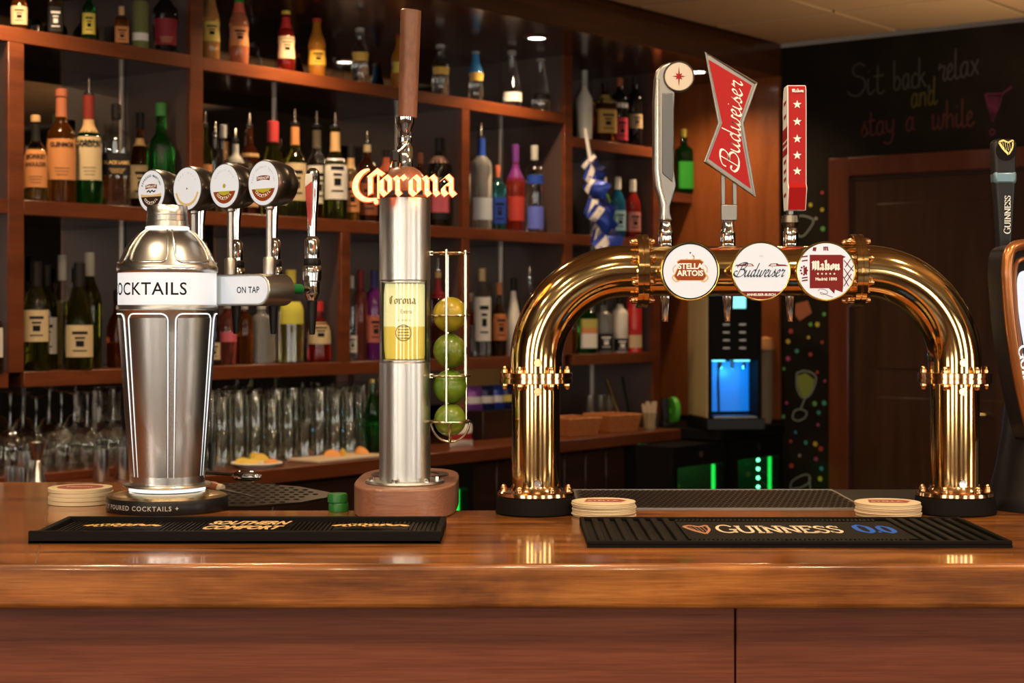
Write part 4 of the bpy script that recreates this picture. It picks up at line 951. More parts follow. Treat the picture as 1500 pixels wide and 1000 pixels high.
for i, px in enumerate((866, 882, 893)):
    X, z, Z = counter_item(px, .05)
    t = thing('shot_glass', ['small clear glass behind the baskets, left one', 'small clear glass behind the baskets, middle one', 'small clear glass behind the baskets, right one'][i], 'glass', (X, z, Z), 0, 'small glasses behind the baskets')
    obj('glass_wall', MB().lathe([(0, 0), (.017, 0), (.02, .15), (.019, .15), (.016, .01), (0, .01)], 16), 'tumbler', t)
X, z, Z = counter_item(952, -.16)
t = thing('straw_cup', 'clear cup packed with cream paper straws', 'cup', (X, z, Z))
obj('cup_wall', MB().lathe([(0, 0), (.030, 0), (.040, .075), (.039, .075), (.029, .003), (0, .003)], 18), 'tumbler', t)
for k in range(19):
    a = k * 2.4; q = .029 * math.sqrt(k / 19)
    obj('straw', MB().tube([(q * .7 * math.cos(a), q * .7 * math.sin(a), .004), (q * 1.15 * math.cos(a), q * 1.15 * math.sin(a), .10 + .012 * ((k * 5) % 3))], .0055, 6), 'cream', t)
X, z, Z = counter_item(978, -.12)
t = thing('tape_dispenser', 'dark dispenser with a bright green disc next to straw cup', 'dispenser', (X, z, Z), .3)
obj('stand', MB().box(-.035, .035, -.03, .03, 0, .02).box(-.03, .0, -.012, .012, .02, .13), 'black', t, bevel=.004)
M['lime_plastic'] = mat('lime_plastic', (.09, .55, .05), .35)
mb = MB(frame((.028, 0, .075), (0, 1, 0), (0, 0, 1))); mb.lathe([(.02, -.012), (.058, -.012), (.062, 0), (.058, .012), (.02, .012), (.02, -.012)], 24)
obj('reel', mb, 'lime_plastic', t)
# snack bags between the limes and the brass pipe
M['snack_blue'] = mat('blue_foil', (.02, .05, .35), .28, .3); M['snack_purple'] = mat('purple_foil', (.20, .06, .34), .3, .3); M['snack_white'] = mat('white_foil', (.75, .72, .70), .35); M['snack_navy'] = mat('navy_foil', (.015, .02, .10), .3, .3)
def packet(loc, w_, h, rz, tilt, m_, label, grp, stripe=None, name='snack_packet'):
    t = thing(name, label, 'snack', loc, rz, grp)
    nx, ny = 7, 7; mb = MB(); vs = []; fs = []
    for sgn in (-1, 1):
        for j in range(ny + 1):
            for i in range(nx + 1):
                u, v_ = i / nx, j / ny
                d = .22 * w_ * (math.sin(math.pi * u) ** .6) * (math.sin(math.pi * v_) ** .5) * (1 + .18 * math.sin(9 * u + 5 * v_ + sgn))
                x = (u - .5) * w_ * (1 - .06 * math.sin(math.pi * v_)); zz = v_ * h
                y = sgn * (d + .0006)
                vs.append((x + .02 * w_ * math.sin(11 * v_), y + tilt * zz, zz))
    o_ = (nx + 1) * (ny + 1)
    for s_ in range(2):
        for j in range(ny):
            for i in range(nx):
                a = s_ * o_ + j * (nx + 1) + i; f_ = (a, a + 1, a + nx + 2, a + nx + 1); fs.append(f_ if s_ == 0 else f_[::-1])
    obj('foil', MB().add(vs, fs), m_, t)
    if stripe:
        k0 = 2 * (nx + 1); st = [(x, y - .001, zz) for x, y, zz in vs[k0:k0 + 3 * (nx + 1)]]
        obj('stripe', MB().add(st, [(j * (nx + 1) + i, j * (nx + 1) + i + 1, (j + 1) * (nx + 1) + i + 1, (j + 1) * (nx + 1) + i) for j in range(2) for i in range(nx)]), stripe, t)
    return t
X, z, Z = counter_item(690, .10); 
bxo = tag(obj('dark_display_box', MB().box(-.02, .30, -.08, .08, 0, .115), 'dark_wood', bevel=.004), 'dark box holding snack packets left of the brass pipe', 'box'); bxo.location = (X, z, Z); bxo.rotation_euler = (0, 0, ANG)
for i, (dx, m_, st, lab_) in enumerate(((.02, 'snack_purple', 'snack_white', 'purple snack packet atop the dark box, first'), (.10, 'snack_navy', 'snack_white', 'navy snack packet atop the dark box, second'), (.17, 'snack_blue', 'snack_white', 'blue snack packet atop the dark box, third'), (.24, 'snack_navy', 'yellow_print', 'navy and yellow snack packet atop dark box, last'))):
    p = Vector((X, z, Z + .1155)) + U * dx
    packet(tuple(p), .075, .10, .4, .1, m_, lab_, 'snack packets on the dark box', st)
X2, z2, Z2 = counter_item(672, -.1)
packet((X2 + .01, z2, Z2 + .0), .10, .085, .5, .05, 'snack_white', 'white and red packet lying near the lime rack', 'snack packets on the dark box', 'red_print')
# hanging strip of packets at the upright
p0 = bb(2.90, -.10, 0)
t = thing('hanging_snack_strip', 'hanging strip of blue and white foil snack packets at the shelf upright', 'snack strip', (p0.x, p0.y, CZ + .30))
obj('hanger_hook', MB().tube([(-.005, 0, .50), (.0, 0, .46), (.012, -.01, .38), (.02, -.01, .36)], .008, 8), 'white', t)
for k in range(9):
    wd = .044 + .005 * k; hh = .075
    M_ = Matrix.Translation((.022 + .009 * k, -.016 * (k % 3) - .01, .335 - k * .046)) @ Matrix.Rotation(.7 * math.sin(k * 1.7) - .2, 4, 'Z') @ Matrix.Rotation(.55 + .25 * math.cos(k * 2.3), 4, 'Y')
    def pil(u0, u1, off):
        mb = MB(M_); vs = []; fs = []
        for j in range(6):
            for i in range(7):
                u = u0 + (u1 - u0) * i / 6; v_ = j / 5
                d = .016 * max(0, math.sin(math.pi * u)) ** .7 * max(0, math.sin(math.pi * v_)) ** .5 * (1 + .35 * math.sin(8 * u + 6 * v_ + k))
                vs.append(((u - .5) * 2 * wd, -d - off, (v_ - .5) * hh + .006 * math.sin(7 * u + k)))
        n0 = len(vs); vs += [(x, -y, z3) for x, y, z3 in vs] if off < .0005 else []
        for q in range(2 if off < .0005 else 1):
            for j in range(5):
                for i in range(6): a_ = q * n0 + j * 7 + i; fs.append((a_, a_ + 1, a_ + 8, a_ + 7))
        return mb.add(vs, fs)
    o = obj('packet', pil(0, 1, .0002), 'snack_blue' if k % 3 else 'snack_navy', t)
    obj('stripe', pil(.12, .34, .0012), 'snack_white', o)
# pottery in the last bay
p = bb(3.80, .16, H2 - .03); 
t = tag(obj('clay_figure', MB().lathe([(0, 0), (.05, 0), (.055, .03), (.04, .08), (.055, .12), (.045, .16), (.02, .18), (0, .185)], 20), mat('pale_clay', (.50, .34, .20), .7)), 'pale lumpy clay jar on the shelf behind the silver handle', 'jar'); t.location = (p.x, p.y, p.z + .0015)

# ================================================================== COFFEE MACHINE
X = (1062 - 750) * 7.75 / 2500
t = thing('coffee_machine', 'black coffee machine with cream side and blue lit dispensing bay', 'coffee machine', (X, 7.75, CZ + CTR + .0006), R(10))
M['cream_panel'] = mat('cream_panel', (.55, .44, .22), .45)
f = MB().box(-.125, -.105, -.15, .15, .05, .66).box(.105, .125, -.15, .15, .05, .66).box(-.105, .105, -.02, .15, .05, .66).box(-.105, .105, -.15, -.02, .31, .66)
obj('housing', f, 'black_matte', t, bevel=.003)
obj('side_panel', MB().box(-.130, -.1255, -.15, .15, .055, .62), 'cream_panel', t, flat=True)
obj('drip_base', MB().box(-.135, .135, -.17, .15, 0, .05), 'black', t, bevel=.004)
M['blue_lit'] = emis('blue_lit_backing', (.0, .22, 1), .40, (.02, .2, .5)); M['cyan_lit'] = emis('cyan_lamp', (.15, .9, 1), 1.6)
obj('bay_backlight', MB().box(-.104, .104, -.026, -.0205, .075, .30), 'blue_lit', t, flat=True)
obj('bay_lamp', MB().box(-.095, -.03, -.10, -.05, .303, .3095), 'cyan_lit', t, flat=True); obj('bay_lamp', MB().box(.02, .085, -.10, -.05, .303, .3095), 'cyan_lit', t, flat=True)
M['screen'] = emis('cyan_screen', (.05, .75, .85), .9)
obj('screen', MB().box(-.01, .05, -.1515, -.1502, .54, .62), 'screen', t, flat=True)
for k in range(3): obj('spout', MB().lathe([(.006, .27), (.009, .28), (.009, .33)], 10, c=(-.05 + .055 * k, -.09)), 'chrome', t)
for k in range(8): obj('button', MB().box(-.055 + .075 * (k % 2), -.025 + .075 * (k % 2), -.1515, -.1502, .36 + .035 * (k // 2), .367 + .035 * (k // 2)), 'pewter', t, flat=True)
obj('drip_tray', MB().box(-.10, .10, -.16, -.04, .0505, .062), 'pewter', t, bevel=.003)
obj('milk_hose', MB().tube([(-.055, -.08, .30), (-.06, -.09, .2), (-.055, -.085, .07)], .006, 8), 'black', t)
light('coffee_bay_lamp', 'POINT', tuple(Vector((X, 7.75, CZ + CTR + .25)) + Vector((.02, -.10, 0))), .35, (.05, .55, 1), .02)
X, z = back(1121, -.36)
t = thing('paper_cup_stack', 'tall stack of paper cups right of the coffee machine', 'cups', (X, z, CZ + CTR + .0006))
M['paper'] = mat('ribbed_paper', (.30, .23, .17), .7); M['kraft'] = mat('orange_cup', (.62, .28, .10), .6)
for k in range(18): obj('paper_cup', MB().lathe([(.033, .02 + .018 * k), (.037, .034 + .018 * k), (.0385, .0355 + .018 * k), (.036, .037 + .018 * k), (.033, .037 + .018 * k)], 18), 'paper', t)
obj('bottom_cup', MB().lathe([(0, 0), (.026, 0), (.034, .02), (0, .02)], 18), 'paper', t)
obj('top_cup', MB().lathe([(.036, .345), (.043, .348), (.043, .365), (.034, .40), (0, .41)], 18), 'kraft', t)

# ================================================================== COCKTAIL TOWER
CT = thing('cocktail_tower', 'brushed steel shaker-shaped cocktail tower with four lit round badges and white band', 'drink tower', (-.518, 2.565, BAR))
def hy(py, z): return .293 - (py - 460) * z / 2500
base = obj('base', MB().lathe([(0, .0003), (.0895, .0003), (.0905, .002), (.0905, .019), (.089, .021), (0, .021)], 56), 'black', CT)
def ringfn(r):
    return lambda x, y, z: (r * math.sin(x / r), -r * math.cos(x / r), y)
obj('base_lettering', MB().text('PERFECTLY POURED COCKTAILS +', .0096, .0345, .0072, fn=ringfn(.0908), space=1.22, bold=.01, align='RIGHT'), mat('silver_print', (.45, .43, .38), .4), base, flat=True)
pr = [(.0885, .021)]
for k in range(4): r_ = .085 - k * .0065; pr += [(r_, .0225 + .0012 * k), (r_ - .004, .0240 + .0012 * k), (r_ - .0045, .0225 + .0012 * k + .001)]
pr += [(.056, .028), (0, .028)]
obj('stepped_ring', MB().lathe(pr, 56), 'ring_metal', CT)
obj('light_ring', MB().lathe([(.0545, .029), (.0568, .0295), (.0568, .0335), (.0545, .034)], 48), 'glow', CT)
obj('foot_plate', MB().lathe([(.054, .035), (.0655, .036), (.0665, .038), (.0655, .0395), (.056, .0405), (.0562, .052), (.054, .052)], 48), 'steel', CT)
BP = [(.0545, .040), (.0582, .09), (.0625, .15), (.0668, .21), (.0708, .265), (.0735, .298)]
def br(z):
    for (r0, z0), (r1, z1) in zip(BP, BP[1:]):
        if z0 <= z <= z1: return r0 + (r1 - r0) * (z - z0) / (z1 - z0)
    return BP[-1][0]
body = obj('shaker_body', MB().lathe(BP + [(.0745, .300)], 64), 'steel', CT)
for k in range(6):
    c = -math.pi / 2 + R(-13.5 + 60 * k); hw = R(25.5)
    pts = []
    zt, zb_, rad = .2935, .045, .010
    def sp(a, z, off=.0004): r_ = br(z) + off; return (r_ * math.cos(c + a), r_ * math.sin(c + a), z)
    ra = rad / .072
    pts = [sp(-hw, zb_ + (zt - rad - zb_) * i / 12) for i in range(13)]
    pts += [sp(-hw + ra * (1 - math.cos(q)), zt - rad + rad * math.sin(q)) for q in (.4, .8, 1.2)]
    pts += [sp(-hw + ra + (2 * hw - 2 * ra) * i / 8, zt) for i in range(9)]
    pts += [sp(hw - ra * (1 - math.cos(q)), zt - rad + rad * math.sin(q)) for q in (1.2, .8, .4)]
    pts += [sp(hw, zt - rad - (zt - rad - zb_) * i / 12) for i in range(13)]
    rs = [.0002 + .0008 * min(1, max(0, (p[2] - .05) / .2)) for p in pts]
    obj('light_outline', MB().tube(pts, .0012, 6, rs=rs), 'glow', body)
    rows = [[sp(-hw + .035 + (2 * hw - .07) * i / 8, zb_ + (zt - .006 - zb_) * j / 8, .0006) for i in range(9)] for j in range(9)]
    mb = MB().add([p for r_ in rows for p in r_], [(j * 9 + i, j * 9 + i + 1, (j + 1) * 9 + i + 1, (j + 1) * 9 + i) for j in range(8) for i in range(8)])
    obj('side_panel', mb, 'steel', body)
obj('lower_lip', MB().lathe([(.0735, .2985), (.0752, .300), (.0755, .303), (.0748, .306), (.0738, .3068)], 64), 'satin', CT)
bandh = (.3065, .3545)
band = obj('light_band', MB().lathe([(.0728, bandh[0]), (.0730, bandh[0] + .001), (.0730, bandh[1] - .001), (.0728, bandh[1])], 64), 'lit_white', CT)
obj('band_lettering', MB().text('COCKTAILS', .0262, -.0305, .3215, fn=lambda x, y, z: ringfn(.0734)(x, y, z), bold=.008, space=1.08), 'ink', band, flat=True)
DPf = [(.0738, .3545), (.0752, .3565), (.0752, .3625), (.0735, .366), (.0700, .374), (.062, .391), (.052, .405), (.042, .4145), (.0345, .4185), (.033, .419)]
dome = obj('shoulder_dome', MB().lathe(DPf, 64), 'steel', CT)
def dr(z):
    for (r0, z0), (r1, z1) in zip(DPf[2:], DPf[3:]):
        if z0 <= z <= z1: return r0 + (r1 - r0) * (z - z0) / (z1 - z0)
    return DPf[-1][0]
for k in range(6):
    c = -math.pi / 2 + R(-13.5 + 60 * k); hw = R(25)
    def sp(a, z): r_ = dr(z) + .0003; return (r_ * math.cos(c + a), r_ * math.sin(c + a), z)
    pts = [sp(-hw, .4175 - .047 * i / 10) for i in range(9)] + [sp(-hw + .03, .373), sp(-hw + .09, .3705)] + [sp(-hw + .12 + (2 * hw - .24) * i / 8, .3697) for i in range(9)] + [sp(hw - .09, .3705), sp(hw - .03, .373)] + [sp(hw, .4175 - .047 * i / 10) for i in range(8, -1, -1)]
    obj('raised_outline', MB().tube(pts, .0019, 8), 'steel', dome)
obj('neck_light', MB().lathe([(.031, .4185), (.0328, .419), (.0325, .4235), (.031, .424)], 40), 'glow', CT)
cap_ = obj('shaker_cap', MB().lathe([(.0315, .424), (.0322, .425), (.0312, .4325), (.0306, .433), (.0312, .4335), (.0306, .441), (.030, .4415), (.0306, .442), (.0300, .4545), (.029, .456), (0, .4565)], 40), 'steel', CT)
# arm with badges and taps
E = Vector((.766, -.643, 0)); NB = Vector((.643, .766, 0)); D4 = Vector((.1438, .005, hy(268, 2.57)))
def FA(t=0, back_=0, up=0): return frame(D4 + E * t + NB * back_ + Vector((0, 0, up)), E, (0, 0, 1))
AH = (hy(449, 2.57) + hy(400, 2.57)) / 2 - D4.z; AR = .0240
def stad(x0, x1, r, n=10):
    return [(x0, -r)] + [(x1 - r + r * math.cos(a), r * math.sin(a)) for a in [-math.pi / 2 + math.pi * i / n for i in range(n + 1)]] + [(x0, r)]
arm = obj('arm', MB(FA(0, -.015, AH)).prism(stad(-.30, .030, AR), -.052, 0), 'satin', CT, bevel=.0015)
obj('arm_bracket', MB(FA(-.10, -.02, AH)).box(-.06, .02, -.020, .020, 0, .022), 'satin', CT)
obj('arm_lens', MB(FA(0, -.015, AH)).prism(stad(-.078, .0265, AR - .0035), 0, .0016), 'lit_lens', arm)
obj('frosted_lens', MB(FA(0, -.015, AH)).prism([(-.112, -AR + .0035), (-.078, -AR + .0035), (-.078, AR - .0035), (-.112, AR - .0035)], 0, .0015), emis('frosted_lens', (.62, .72, .62), .30, (.4, .42, .4)), arm)
obj('arm_lettering', MB(FA(0, -.015, AH)).text('ON TAP', .0135, -.016, -.0045, .0020, bold=.012, space=1.05), 'ink', arm, flat=True)
M['espresso'] = mat('espresso_print', (.035, .018, .012), .4); M['lime_print'] = mat('lime_print', (.45, .44, .04), .4); M['sand_print'] = mat('sand_print', (.72, .55, .24), .4)
def seg_poly(r, y0, n=20, y1=None):
    """part of a disc below the line y0"""
    a0 = math.asin(max(-1, min(1, y0 / r)))
    pts = [(r * math.cos(a), r * math.sin(a)) for a in [a0 - (math.pi + 2 * a0) * i / n for i in range(n + 1)]]
    return pts[::-1]
words = ['ESPRESSO MARTINI', 'MOSCOW MULE', 'LYCHEE DAIQUIRI', 'PASSIONFRUIT MARTINI']
words = ['ESPRESSO MARTINI', 'THE MULE', 'CLASSIC MULE', 'PASSIONFRUIT MARTINI']
for k in range(4):
    t = -.0892 * (3 - k); f0 = FA(t)
    bd = obj('badge', MB(f0).lathe([(0, -.047), (.026, -.047), (.030, -.043), (.0312, -.038), (.0312, -.030), (.0338, -.028), (.0338, -.022), (.0352, -.020), (.0356, -.003), (.0348, 0), (.0335, .0004), (.0335, -.001), (0, -.001)], 44), 'pewter', CT)
    obj('badge_face', MB(f0).lathe([(0, .0004), (.0332, .0004), (.0332, -.001)], 44), 'lit_lens', bd)
    if k == 0:
        obj('drink_print', MB(f0).poly(seg_poly(.0272, -.0085), .0007), 'espresso', bd, flat=True)
        obj('drink_print', MB(f0).poly([(-.0262, -.0075), (-.0258, -.0088), (.0258, -.0088), (.0262, -.0075), (.025, -.0035), (.018, -.0052), (0, -.006), (-.018, -.0052), (-.025, -.0035)], .0009), 'sand_print', bd, flat=True)
    elif k == 1:
        obj('drink_print', MB(f0).stroke([(-.0265, -.006), (-.020, -.017), (-.010, -.0235), (0, -.0255), (.010, -.0235), (.020, -.017), (.0265, -.006)], .0042, z=.0007), 'sand_print', bd, flat=True)
    else:
        obj('drink_print', MB(f0).poly(seg_poly(.0272, -.0085), .0007), 'rust', bd, flat=True)
        obj('drink_print', MB(f0).poly([(-.014 - .007 * (k == 3), -.0082), (-.010, -.0125), (0, -.015), (.010, -.0125), (.014 + .007 * (k == 3), -.0082)], .0010), 'lime_print', bd, flat=True)
    if k != 1: obj('badge_lettering', MB(f0).arc_text('COCKTAIL', .0066, .0215, -math.pi / 2, .235, .0014, .03, True), 'white', bd, flat=True)
    wd = words[k]
    obj('badge_lettering', MB(f0).arc_text(wd, .0052 if k == 0 else .0040, .0232, math.pi / 2, 2.5 / 16 if k in (0, 3) else 2.2 / len(wd), .0008, .03 if k == 0 else 0), 'ink' if k == 0 else mat('pale_print_%d' % k, (.34, .31, .26), .5), bd, flat=True)
    if k in (0, 3):
        g = MB(f0)
        g.poly([(-.0145, .0035), (-.007, .0047), (0, .0051), (.007, .0047), (.0145, .0035), (.0145, .0100), (.007, .0112), (0, .0116), (-.007, .0112), (-.0145, .0100)], .0007)
        obj('badge_emblem', g, 'maroon', bd, flat=True)
        obj('badge_lettering', MB(f0).text('SMIRNOFF', .0056, 0, .0058, .0010, bold=.03), 'white', bd, flat=True)
    if k == 0: obj('badge_lettering', MB(f0).stroke([(-.011, -.0012), (-.006, .0012), (-.003, -.0015), (.002, .0012), (.006, -.001), (.011, .0008)], .0022, z=.0008), 'ink', bd, flat=True)
    if k in (1, 2): obj('badge_emblem', MB(f0).disc(0, 0, .0016 if k == 1 else .0035, .0008, 10), 'rust' if k == 1 else 'lime_print', bd, flat=True)
    obj('rim_screw', MB(FA(t, .010) @ Matrix.Rotation(R(90), 4, 'Y')).lathe([(.0026, .0352), (.0022, .0366), (0, .0366)], 10), 'chrome', bd)
    st = obj('badge_stem', MB(Matrix.Translation(D4 + E * t + NB * .012)).lathe([(.0068, AH + AR - .001 + .0), (.0098, AH + AR), (.0098, AH + AR + .023), (.0085, AH + AR + .026), (.0052, AH + AR + .026), (.0050, -.040), (.0075, -.038), (.0075, -.034), (.004, -.031)], 18), 'satin', CT)
    # tap behind the arm
    c = D4 + E * t + NB * .10
    zz = lambda py: hy(py, 2.6466)
    f0 = Matrix.Translation(Vector((c.x, c.y, 0)))
    tp = obj('tap', MB(f0).lathe([(0, zz(440)), (.007, zz(440)), (.0115, zz(432)), (.0122, zz(430)), (.0122, zz(413)), (.0145, zz(411)), (.0150, zz(401)), (.0145, zz(391)), (.0128, zz(389)), (.0128, zz(379)), (.0118, zz(378)), (.0118, zz(352)), (.0098, zz(349)), (.007, zz(346)), (0, zz(346))], 24), 'chrome', CT)
    obj('tap_collar', MB(f0).lathe([(.0130, zz(389)), (.0136, zz(388)), (.0136, zz(380)), (.0130, zz(379))], 24), 'black', tp)
    obj('nozzle', MB(f0).lathe([(.0062, zz(439)), (.0082, zz(441)), (.0075, zz(452)), (.0046, zz(489)), (.0036, zz(490)), (0, zz(490))], 18), 'black', tp)
    q0 = D4 + E * t + NB * .037 + Vector((0, 0, AH + .002)); q1 = c + Vector((0, 0, AH + .002))
    obj('shank', MB().tube([q0, q1], .0062, 12), 'chrome', tp)
    if k == 3: obj('green_marker', MB().tube([q0 + (q1 - q0) * .30, q0 + (q1 - q0) * .62], .0078, 12), 'taps_green' if 'taps_green' in M else M.setdefault('taps_green', mat('green_plastic', (.01, .18, .04), .4)), tp)
    hd = [(c.x, c.y, zz(348)), (c.x, c.y, zz(320)), (c.x + .001, c.y, zz(290)), (c.x + .001, c.y, zz(262)), (c.x + .001, c.y, zz(251)), (c.x + .001, c.y, zz(246))]
    h_ = obj('tap_handle', MB().tube(hd, .008, 16, rs=[.0068, .0075, .0095, .0112, .0100, .004]), 'chrome', tp)
    if k == 3:
        g = MB(frame((c.x + .001, c.y, 0), (.90, -.43, 0), (0, 0, 1)))
        rows = [(255, .0062, .0112), (268, .0068, .0118), (290, .0062, .0104), (315, .0045, .0086), (332, .002, .0078)]
        vs = []
        for py, w_, d in rows: vs += [(-w_, zz(py), d), (w_, zz(py), d)]
        h_face = obj('handle_face', MB(g.M).add(vs, [(2 * i + 2, 2 * i + 3, 2 * i + 1, 2 * i) for i in range(4)]), 'white', CT)
        obj('handle_print', MB(g.M).add([(-.0062, zz(274), .0121), (.0066, zz(266), .0124), (.0058, zz(290), .0111), (.0042, zz(315), .0093), (.002, zz(330), .0083), (-.002, zz(330), .0083), (-.0042, zz(315), .0093), (-.0056, zz(290), .0111)], [(0, 7, 2, 1), (7, 6, 3, 2), (6, 5, 4, 3)]), mat('salmon_print', (.62, .10, .09), .4), h_face)

# ================================================================== WOOD AND STEEL BEER TOWER WITH GLOWING SIGN
M['warm_walnut'] = wood('turned_walnut', (.13, .050, .026), (.20, .082, .045), (.26, .112, .064), (6, 6, 1.0), .42, k=2, coat=.15)
M['base_walnut'] = wood('base_walnut', (.20, .085, .05), (.27, .120, .072), (.33, .15, .09), (1.5, 4, 8), .38, k=2, coat=.2)
TX, TZ = (593 - 750) * 2.52 / 2500, 2.52
CO = thing('column_tower', 'steel column beer tower with walnut base, tall wooden handle and beer window', 'drink tower', (TX, TZ, BAR))
z_ = lambda py: hy(py, TZ)
poly = []
for i in range(72):
    a = 2 * math.pi * i / 72; ca, sa = math.cos(a), math.sin(a); p_ = 3.2
    q = 1 / (abs(ca) ** p_ + abs(sa) ** p_) ** (1 / p_)
    poly.append((.0765 * q * ca, .075 + .172 * q * sa))
bs = obj('wooden_base', MB().prism(poly, .0004, .044), 'base_walnut', CO, bevel=.0025, sharp=50)
obj('drain_ring', MB(Matrix.Translation((0, .125, 0))).lathe([(.045, .0438), (.060, .0442), (.060, .0462), (.055, .0465), (.050, .0452), (.045, .0455)], 36), 'pewter', CO)
pl = obj('foot_plate', MB().lathe([(.0, .0442), (.0578, .0442), (.0585, .0455), (.0575, .0485), (.036, .0488)], 44), 'satin', CO)
for k in range(6):
    a = R(-60 + 60 * k + 15); obj('bolt', MB().lathe([(.0044, .0486), (.0044, .0525), (.003, .0535), (0, .0535)], 6, c=(.049 * math.cos(a), .049 * math.sin(a))), 'chrome', pl)
RC = .0378
obj('lower_column', MB().lathe([(RC - .004, .0488), (RC, .0489), (RC, z_(531)), (RC - .001, z_(530)), (RC - .004, z_(530))], 48), 'steel_v', CO)
obj('upper_column', MB().lathe([(RC - .004, z_(411)), (RC - .001, z_(411)), (RC, z_(410)), (RC, z_(291)), (RC - .001, z_(290)), (0, z_(290))], 48), 'steel_v', CO)
w0, w1 = z_(530), z_(411)
f = MB().lathe([(RC - .002, w0), (RC - .002, w1), (RC - .0035, w1), (RC - .0035, w0)], 24, a0=R(25), a1=R(155))
win = obj('window_housing', f, 'satin', CO)
for sgn in (-1, 1):
    a = -math.pi / 2 + sgn * R(76)
    obj('window_jamb', MB().lathe([(RC - .0035, w0), (RC - .0005, w0), (RC - .0005, w1), (RC - .0035, w1), (RC - .0035, w0)], 10, a0=a - R(14), a1=a + R(14)), 'satin', win)
obj('window_sill', MB().lathe([(.026, w0 + .0004), (RC - .001, w0 + .0004), (RC - .001, w0 + .003), (.026, w0 + .004)], 40), 'satin', win)
obj('window_head', MB().lathe([(.026, w1 - .0004), (RC - .001, w1 - .0004), (RC - .001, w1 - .003), (.026, w1 - .004)], 40), 'satin', win)
M['beer'] = emis('lit_beer', (.80, .56, .08), .50, (.50, .36, .06)); M['beer_head'] = emis('lit_beer_top', (.90, .80, .36), .66, (.4, .36, .18))
lv = z_(478)
beer = obj('beer', MB().lathe([(0, w0 + .005), (.0285, w0 + .005), (.0305, w0 + .02), (.0312, lv), (0, lv)], 36), 'beer', win)
obj('beer_glow', MB().lathe([(.0, lv + .0003), (.0312, lv + .0003), (.0308, w1 - .02), (.029, w1 - .005), (0, w1 - .005)], 36), 'beer_head', win)
obj('window_glass', MB().lathe([(.0318, w0 + .004), (.0333, w0 + .004), (.0333, w1 - .004), (.0318, w1 - .004)], 36), 'thin', win)
M['beer_print'] = emis('beer_print', (.6, .45, .1), .16, (.12, .09, .02))
g = MB(); rf = ringfn(.0336)
tmp = MB(); blackletter(tmp, 'Corona', .0095, -.001, z_(446)); tmp.v = [rf(a, b_, c) for a, b_, c in tmp.v]
obj('window_print', tmp, 'beer_print', win, flat=True)
tmp = MB().text('Extra', .0085, .004, z_(459), fn=rf); tmp.text('LA CERVEZA', .0035, 0, z_(470), fn=rf)
for q in range(5): tmp.stroke([(-.008, z_(478) - .0042 * q), (.008, z_(478) - .0042 * q)], .0016, smooth=False, fn=rf)
tmp.stroke([(.0115 * math.cos(a), z_(487) + .0115 * math.sin(a)) for a in [2 * math.pi * i / 16 for i in range(17)]], .0014, fn=rf)
obj('window_print', tmp, 'beer_print', win, flat=True)
obj('wooden_dome', MB().lathe([(RC, z_(290)), (RC + .0006, z_(288)), (RC, z_(283)), (.0355, z_(272)), (.030, z_(260)), (.022, z_(250)), (.0135, z_(245)), (0, z_(244))], 40), 'warm_walnut', CO)
obj('chrome_ferrule', MB().lathe([(.0125, z_(246)), (.0122, z_(242)), (.0118, z_(216)), (.0095, z_(213)), (.0095, z_(209)), (.0108, z_(208)), (.0108, z_(202)), (.0085, z_(200)), (.0095, z_(192)), (.0142, z_(182)), (.0148, z_(172)), (0, z_(171))], 28), 'chrome', CO)
hp = []
N_ = 14
for i in range(N_ + 1):
    py = 172 - 156 * i / N_; hp.append((.004 + .005 * i / N_, 0, z_(py)))
obj('wooden_handle', MB().tube(hp + [(.0091, 0, z_(15.2))], .0145, 28, rs=[.0140 + .0014 * i / N_ for i in range(N_ + 1)] + [.0135]), 'warm_walnut', CO)
obj('cable', MB().tube(catmull([(.003, -.0135, z_(190)), (.009, -.016, z_(196)), (.007, -.017, z_(208)), (-.004, -.018, z_(220)), (-.014, -.017, z_(228)), (-.020, -.014, z_(245)), (-.024, -.020, z_(262))], 5), .0011, 6), 'chrome', CO)
obj('cable_clip', MB().box(-.018, -.008, -.02, -.010, z_(238), z_(222)), 'black', CO, bevel=.002)
